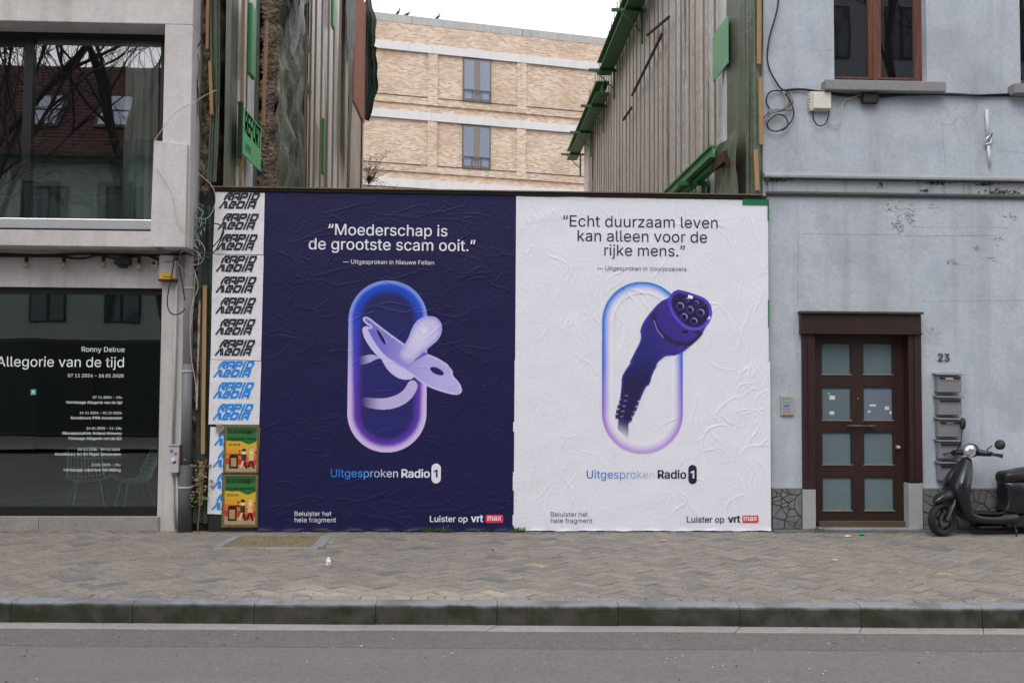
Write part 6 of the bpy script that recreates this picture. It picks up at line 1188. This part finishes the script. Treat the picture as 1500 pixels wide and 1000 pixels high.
# steering group, turned towards the street
TA = math.radians(15); PV = Vector((.30, 0, .5)); RM = Matrix.Translation((.27, 0, 0)) @ Matrix.Rotation(TA, 4, 'Z') @ Matrix.Translation((-.27, 0, 0))
def st(mb): mb.v = [tuple(RM@Vector(p)) for p in mb.v]; return mb
R_w = .205; cxw = .0
def wheel(cx, fn, turned=True):
    prof = [(R_w-.058, -.030), (R_w-.045, -.046), (R_w-.02, -.050), (R_w-.004, -.030), (R_w, 0), (R_w-.004, .030), (R_w-.02, .050), (R_w-.045, .046), (R_w-.058, .030), (R_w-.058, -.030)]
    t = MB(); n = 40; b = 0
    for r, h in prof:
        for k in range(n): a = 2*math.pi*k/n; t.v.append((cx+r*math.cos(a), h, R_w+r*math.sin(a)))
    for i in range(len(prof)-1):
        for k in range(n): t.f.append((i*n+k, i*n+(k+1) % n, (i+1)*n+(k+1) % n, (i+1)*n+k))
    wh = fn(t).build('wheel', rubber, sc, True); wh['label'] = 'front wheel turned slightly towards the street' if turned else 'rear wheel'
    rm_ = MB(); rr = [(R_w-.060, -.032), (R_w-.060, .032), (R_w-.072, .026), (R_w-.072, -.026), (R_w-.060, -.032)]; b = len(rm_.v)
    for r, h in rr:
        for k in range(n): a = 2*math.pi*k/n; rm_.v.append((cx+r*math.cos(a), h, R_w+r*math.sin(a)))
    for i in range(4):
        for k in range(n): rm_.f.append((i*n+k, i*n+(k+1) % n, (i+1)*n+(k+1) % n, (i+1)*n+k))
    for k in range(5):
        a = 2*math.pi*k/5+.3; M_ = Matrix.Translation((cx, 0, R_w)) @ Matrix.Rotation(-a, 4, 'Y'); rm_.box(.02, R_w-.070, -.016, .016, -.014, .014, M_)
    rm_.lathe([(.034, -.045), (.034, .045)], 16, (cx, 0, R_w), 'y'); fn(rm_).build('rim', blackp, wh)
    d = MB().lathe([(.085, .0), (.085, .004)], 24, (cx, -.040, R_w), 'y'); fn(d).build('brake_disc', mat('brake steel', (.12, .11, .10), .35, .1, bump=0, metal=.8), wh)
wheel(cxw, st); wheel(1.27, lambda m: m, False)
st(MB().loft([ell((x, 0, z), (0, w_, 0), (-.012, 0, h), 18, .8) for x, z, h, w_ in ((-.135, .405, .010, .020), (-.115, .425, .026, .045), (-.07, .452, .042, .068), (-.01, .478, .056, .082), (.06, .495, .068, .09), (.13, .50, .078, .092), (.19, .49, .075, .08), (.225, .47, .05, .05))])).build('front_fender', paint, sc, True, sub=1)
st(MB().tube([(cxw, -.075, R_w), (.13, -.07, .40), (.22, -.03, .60)], .018, 8).tube([(cxw, .075, R_w), (.13, .07, .40), (.22, .03, .60)], .018, 8)).build('fork', mat('fork grey', (.16, .16, .16), .4, .1, bump=0, metal=.5), sc, True)
st(MB().tube([(-.02, -.085, .30), (.04, -.09, .36), (.12, -.085, .44)], .008, 5)).build('brake_hose', blackp, sc, True)
st(MB().box(.035, .085, -.075, -.045, .18, .27)).build('brake_caliper', blackp, sc, bev=.006)
# headset
TB = math.radians(40); RH = Matrix.Translation((.47, 0, 0)) @ Matrix.Rotation(TB, 4, 'Z') @ Matrix.Translation((-.40, 0, 0))
def hd(mb): mb.v = [tuple(RH@Vector(p)) for p in mb.v]; return mb
hd(MB().loft([ell((x, 0, z), (0, w_, 0), (-.15*h, 0, h), 20, .85) for x, z, w_, h in ((.305, 1.035, .074, .074), (.33, 1.035, .086, .086), (.38, 1.04, .095, .092), (.44, 1.035, .088, .08), (.50, 1.02, .065, .055), (.53, 1.01, .03, .03))])).build('headset', paint, sc, True, sub=1)
hd(MB().loft([ell((.42, y, 1.02-.02*abs(y)/.2), (.055-abs(y)*.10, 0, 0), (0, 0, .052-abs(y)*.11), 14, .8) for y in (-.215, -.16, -.08, 0, .08, .16, .215)])).build('handlebar_cover', paint, sc, True)
hl = hd(MB().lathe([(.0705, .300), (.064, .288), (.045, .279), (.018, .274), (.001, .273)], 24, (0, 0, 1.035), 'x')).build('headlight', lamp_m, sc, True)
hd(MB().lathe([(.078, .312), (.080, .303), (.072, .297), (.070, .304)], 28, (0, 0, 1.035), 'x')).build('headlight_ring', chrome, sc, True)
for s in (-1, 1):
    hd(MB().tube([(.425, s*.20, 1.0), (.445, s*.25, .995), (.46, s*.345, .985)], .019, 10)).build('grip', blackp, sc, True)
    hd(MB().box(.395, .47, s*.20-.03, s*.20+.03, .985, 1.03)).build('switch_pod', blackp, sc, bev=.012)
    hd(MB().tube([(.395, s*.215, 1.0), (.365, s*.26, .99), (.37, s*.33, .975), (.375, s*.36, .965)], .008, 6)).build('brake_lever', blackp, sc, True)
    mp_ = (.47, s*.26, 1.12) if s < 0 else (.385, .12, 1.32)
    hd(MB().tube([(.41, s*.17, 1.03), (.42, s*(.19 if s < 0 else .13), 1.07 if s < 0 else 1.12), (.45, s*(.225 if s < 0 else .11), 1.10 if s < 0 else 1.30)], .007, 6)).build('mirror_stalk', blackp, sc, True)
    c = Vector((.47, -.31, 1.115)) if s < 0 else Vector((.45, .11, 1.36)); ax = (0.0, .062, .0) if s < 0 else (.0, .036, .0); az = (.012, 0, .06) if s < 0 else (.01, 0, .075)
    hd(MB().loft([ell(tuple(c+Vector((d, 0, 0))), tuple(Vector(ax)*f), tuple(Vector(az)*f), 18, .9) for d, f in ((-.022, .3), (-.018, .75), (-.006, .97), (.006, 1.0), (.010, .95))])).build('mirror', blackp, sc, True)
MB().tube([(.95, -.12, .14), (.93, -.19, .07), (.91, -.22, .008)], .011, 6).tube([(.95, .10, .14), (.97, .17, .07), (.99, .20, .008)], .011, 6).tube([(.93, -.12, .13), (.97, .10, .13)], .010, 6).build('centre_stand', blackp, sc, True)
MB().box(.50, .80, -.10, .10, .085, .118).box(.86, 1.2, -.12, .05, .10, .24).build('engine', blackp, sc, bev=.01)
MB().tube([(.60, .08, .09), (.95, .12, .10), (1.1, .14, .16)], .022, 8).tube([(1.1, .14, .17), (1.5, .17, .22)], .055, 10).build('exhaust', rust, sc, True)
MB().box(1.60, 1.64, -.05, .05, .50, .58).build('tail_light', ink_red, sc, bev=.008)
x, y = G(1380, 783.5); sc.location = (x-.06, y-.02, 0.0)
sc.scale = (1.0, 1.0, 1.0)

# ================================================================= litter
def crumple(name, x, y, s, m, label, cat, flat=.6, n=60):
    m_ = MB(); P = []
    for k in range(10):
        t = k/9; r = s*math.sin(math.pi*(.08+.84*t)); ring = []
        for q in range(9): a = q/9*6.283; rr = r*random.uniform(.5, 1.1); ring.append((x+math.cos(a)*rr, y+math.sin(a)*rr, .002+t*s*2*flat+random.uniform(-.1, .1)*s))
        P.append(ring)
    m_.loft(P).build(name, m, label=label, cat=cat)
wp_m = mat('white tissue', (.72, .72, .74), .7, .05, bump=0)
crumple('paper_cup', *G(481, 831), .032, wp_m, 'crumpled white paper cup standing alone on the pavement', 'cup', 1.55)
crumple('paper_scrap', *G(1243, 785.5), .05, wp_m, 'flat white paper scrap before the brown door', 'paper scrap', .12); crumple('green_wrapper', *G(1262, 784), .04, mat('green wrapper', (.02, .38, .10), .5, .1, bump=0), 'small bright green wrapper before the brown door', 'wrapper', .4)
crumple('paper_scrap', *G(823, 781.5), .05, mat('grey blue wrapper', (.2, .25, .32), .5, .3, 30, .2), 'grey blue wrapper lying under the white poster edge', 'wrapper', .15); crumple('paper_scrap', *G(1223, 820), .03, wp_m, 'faint white fleck on the pavement below the brown door', 'paper scrap', .06)
crumple('brown_leaf', *G(722, 806), .018, rust, 'small dark brown leaf on the pavement under the dark poster', 'leaf', .3); crumple('cigarette_butt', *G(733.6, 915, -.17), .010, lath, 'orange cigarette butt in the gutter', 'cigarette butt', .5)
for i, (px, py) in enumerate(((1065, 799), (1075, 797), (900, 850), (1201, 857))): crumple('brown_leaf', *G(px, py), .014, mat('orange leaf', (.35, .12, .04), .7, .1, bump=0), ['orange leaf crumb below the white poster badge, left one', 'orange leaf crumb below the white poster badge, right one', 'orange leaf crumb in the middle of the pavement', 'orange leaf crumb close to the kerb right of centre'][i], 'leaf', .2)

# ================================================================= the other side of the street (seen mirrored in the panes)
roof_m = mat('red roof tiles', (.085, .030, .024), .8, .25, 1.5, .3, 20, col2=(.05, .022, .02), mscale=2)
opp_m = mat('pale opposite facade', (.36, .38, .38), .85, .08, .6, .1, 20); opp2 = mat('grey opposite facade', (.30, .29, .28), .85, .08, .6, .1, 20); opp3 = mat('dark opposite facade', (.27, .28, .30), .85, .1, .6, .1, 20); shopd = mat('dark opposite shopfronts', (.02, .025, .025), .5, .2, 1, 0)
owin = mat('dark opposite window', (.03, .04, .05), .08, 0, bump=0, spec=.8); osky = mat('roof window glass', (.35, .38, .45), .05, .3, 3, 0, metal=.8)
for i, (a, b, fm, eave) in enumerate(((-26, -10.5, opp_m, 9.6), (-10.5, 2.5, opp2, 9.0), (2.5, 12, opp2, 10.2), (12, 26, opp3, 17.5))):
    o = thing('town_house', ['pale town house with red tiled roof across the street, mirrored in the left panes', 'grey town house across the street, second from the left', 'pale town house across the street, behind the bare tree', 'grey town house across the street, farthest right'][i], 'house', ((a+b)/2, -22.5, 0), 0)
    h = (b-a)/2
    MB().box(-h+.01, h-.01, -9, 0, 0, eave).build('wall', fm, o)
    ra = MB().add([(-h, .35, eave), (h, .35, eave), (h, -2.4, eave+4.0), (-h, -2.4, eave+4.0), (-h, -9, eave), (h, -9, eave)], [(0, 1, 2, 3), (3, 2, 5, 4), (0, 3, 4), (1, 5, 2)]).build('roof', roof_m, o)
    tl = MB(); dy, dz = -2.75, 4.0
    for r_ in range(26):
        t = r_/26; t2 = (r_+1.15)/26; y0, z0 = .35+dy*t, eave+dz*t; y1, z1 = .35+dy*t2, eave+dz*t2; tl.add([(-h, y0, z0+.07), (h, y0, z0+.07), (h, y1, z1+.03), (-h, y1, z1+.03), (-h, y0, z0), (h, y0, z0)], [(0, 1, 2, 3), (4, 5, 1, 0)])
    tl.build('tile_courses', roof_m, o)
    MB().box(-h, h, .0, .5, eave-.15, eave-.01).build('gutter', shopd, o); MB().box(-h+.05, h-.05, .01, .12, .05, 3.2).build('shopfront', shopd, o); MB().box(-h+.02, h-.02, .01, .25, 3.3, 3.6).build('shop_cornice', fm, o); MB().box(-h*.6, -h*.6+1, -3.6, -2.8, eave+3, eave+5.4).build('chimney', roof_m, o)
    n = int((b-a)/2.55)
    for k in range(n):
        x = -h+1.2+k*2.55
        for z in ((3.9, 6.7) if eave < 12 else (3.9, 7.2, 10.6, 13.8)):
            w_ = MB().box(x-.62, x+.62, .005, .05, z, z+1.95).build('window', shopd, o); MB().box(x-.55, x-.06, .051, .06, z+.06, z+1.85).box(x+.06, x+.55, .051, .06, z+.06, z+1.85).build('pane', owin, w_)
    for k in range(int((b-a)/2.6)):
        x = (((W(169, 183, 23.6)[0]-(a+b)/2+h-1.0) % 2.46)+1.0-h+k*2.46) if i == 0 else -h+1.4+k*2.6; t0, t1 = .27, .60; y0, z0, y1, z1 = .35+dy*t0, eave+dz*t0+.18, .35+dy*t1, eave+dz*t1+.18
        w_ = MB().add([(x-.62, y0, z0), (x+.62, y0, z0), (x+.62, y1, z1), (x-.62, y1, z1)], [(0, 1, 2, 3)]).build('roof_window', shopd, o, solid=.1)
        ym, zm = (y0+y1)/2, (z0+z1)/2
        for (ya_, za_), (yb2, zb2) in (((y0, z0), (ym, zm)), ((ym, zm), (y1, z1))): MB().add([(x-.5, ya_-.06, za_+.11), (x+.5, ya_-.06, za_+.11), (x+.5, yb2+.06, zb2+.01), (x-.5, yb2+.06, zb2+.01)], [(0, 1, 2, 3)]).build('pane', osky, w_)
def bare_tree(x, y, h, r0, seed, label, lean=0, first=.35):
    rr = random.Random(seed); o = thing('bare_tree', label, 'tree', (x, y, -.05), 0, None); tr, br = MB(), MB()
    def grow(p, d, L, r, lv, mb):
        n = 5; P = [tuple(p)]; q = Vector(p); dd = Vector(d)
        for k in range(n): dd = (dd+Vector((rr.gauss(0, .13), rr.gauss(0, .13), rr.gauss(0, .08)+(.03 if lv > 1 else 0)))).normalized(); q = q+dd*L/n; P.append(tuple(q))
        mb.tube(P, r, 8 if lv < 2 else 4, r*.62, cap=False)
        if lv >= 5: return
        m = [4, 3, 3, 3, 3][lv]
        for k in range(m):
            i = rr.randint(2 if lv == 0 else 1, n); s = Vector(P[i]); a = rr.random()*6.3; up_ = Vector((math.cos(a), math.sin(a), rr.uniform(.1, .9))).normalized(); nd = (dd*.75+up_*.85).normalized(); grow(s, nd, L*rr.uniform(.55, .78), r*(.62 if lv else .55)*rr.uniform(.7, 1), lv+1, br)
        grow(Vector(P[-1]), dd, L*.72, r*.62, lv+1, br)
    grow(Vector((0, 0, 0)), Vector((lean, 0, 1)), h*first, r0, 0, tr); bk = mat('dark bark', (.035, .032, .028), .9, .2, 5, .2)
    tr.build('trunk', bk, o); br.build('branches', bk, o)
bare_tree(W(1316, 60, 16.9)[0], -16.5, 21, .30, 3, 'bare plane tree across the street, mirrored in the brown framed window', 0, .5)
bare_tree(-8.0, -16.5, 17, .17, 11, 'bare tree across the street, right of the red roofed house front', -.05, .5)
bare_tree(-15.2, -16.8, 19, .2, 21, 'bare tree across the street far to the left', .05, .45)
settle()
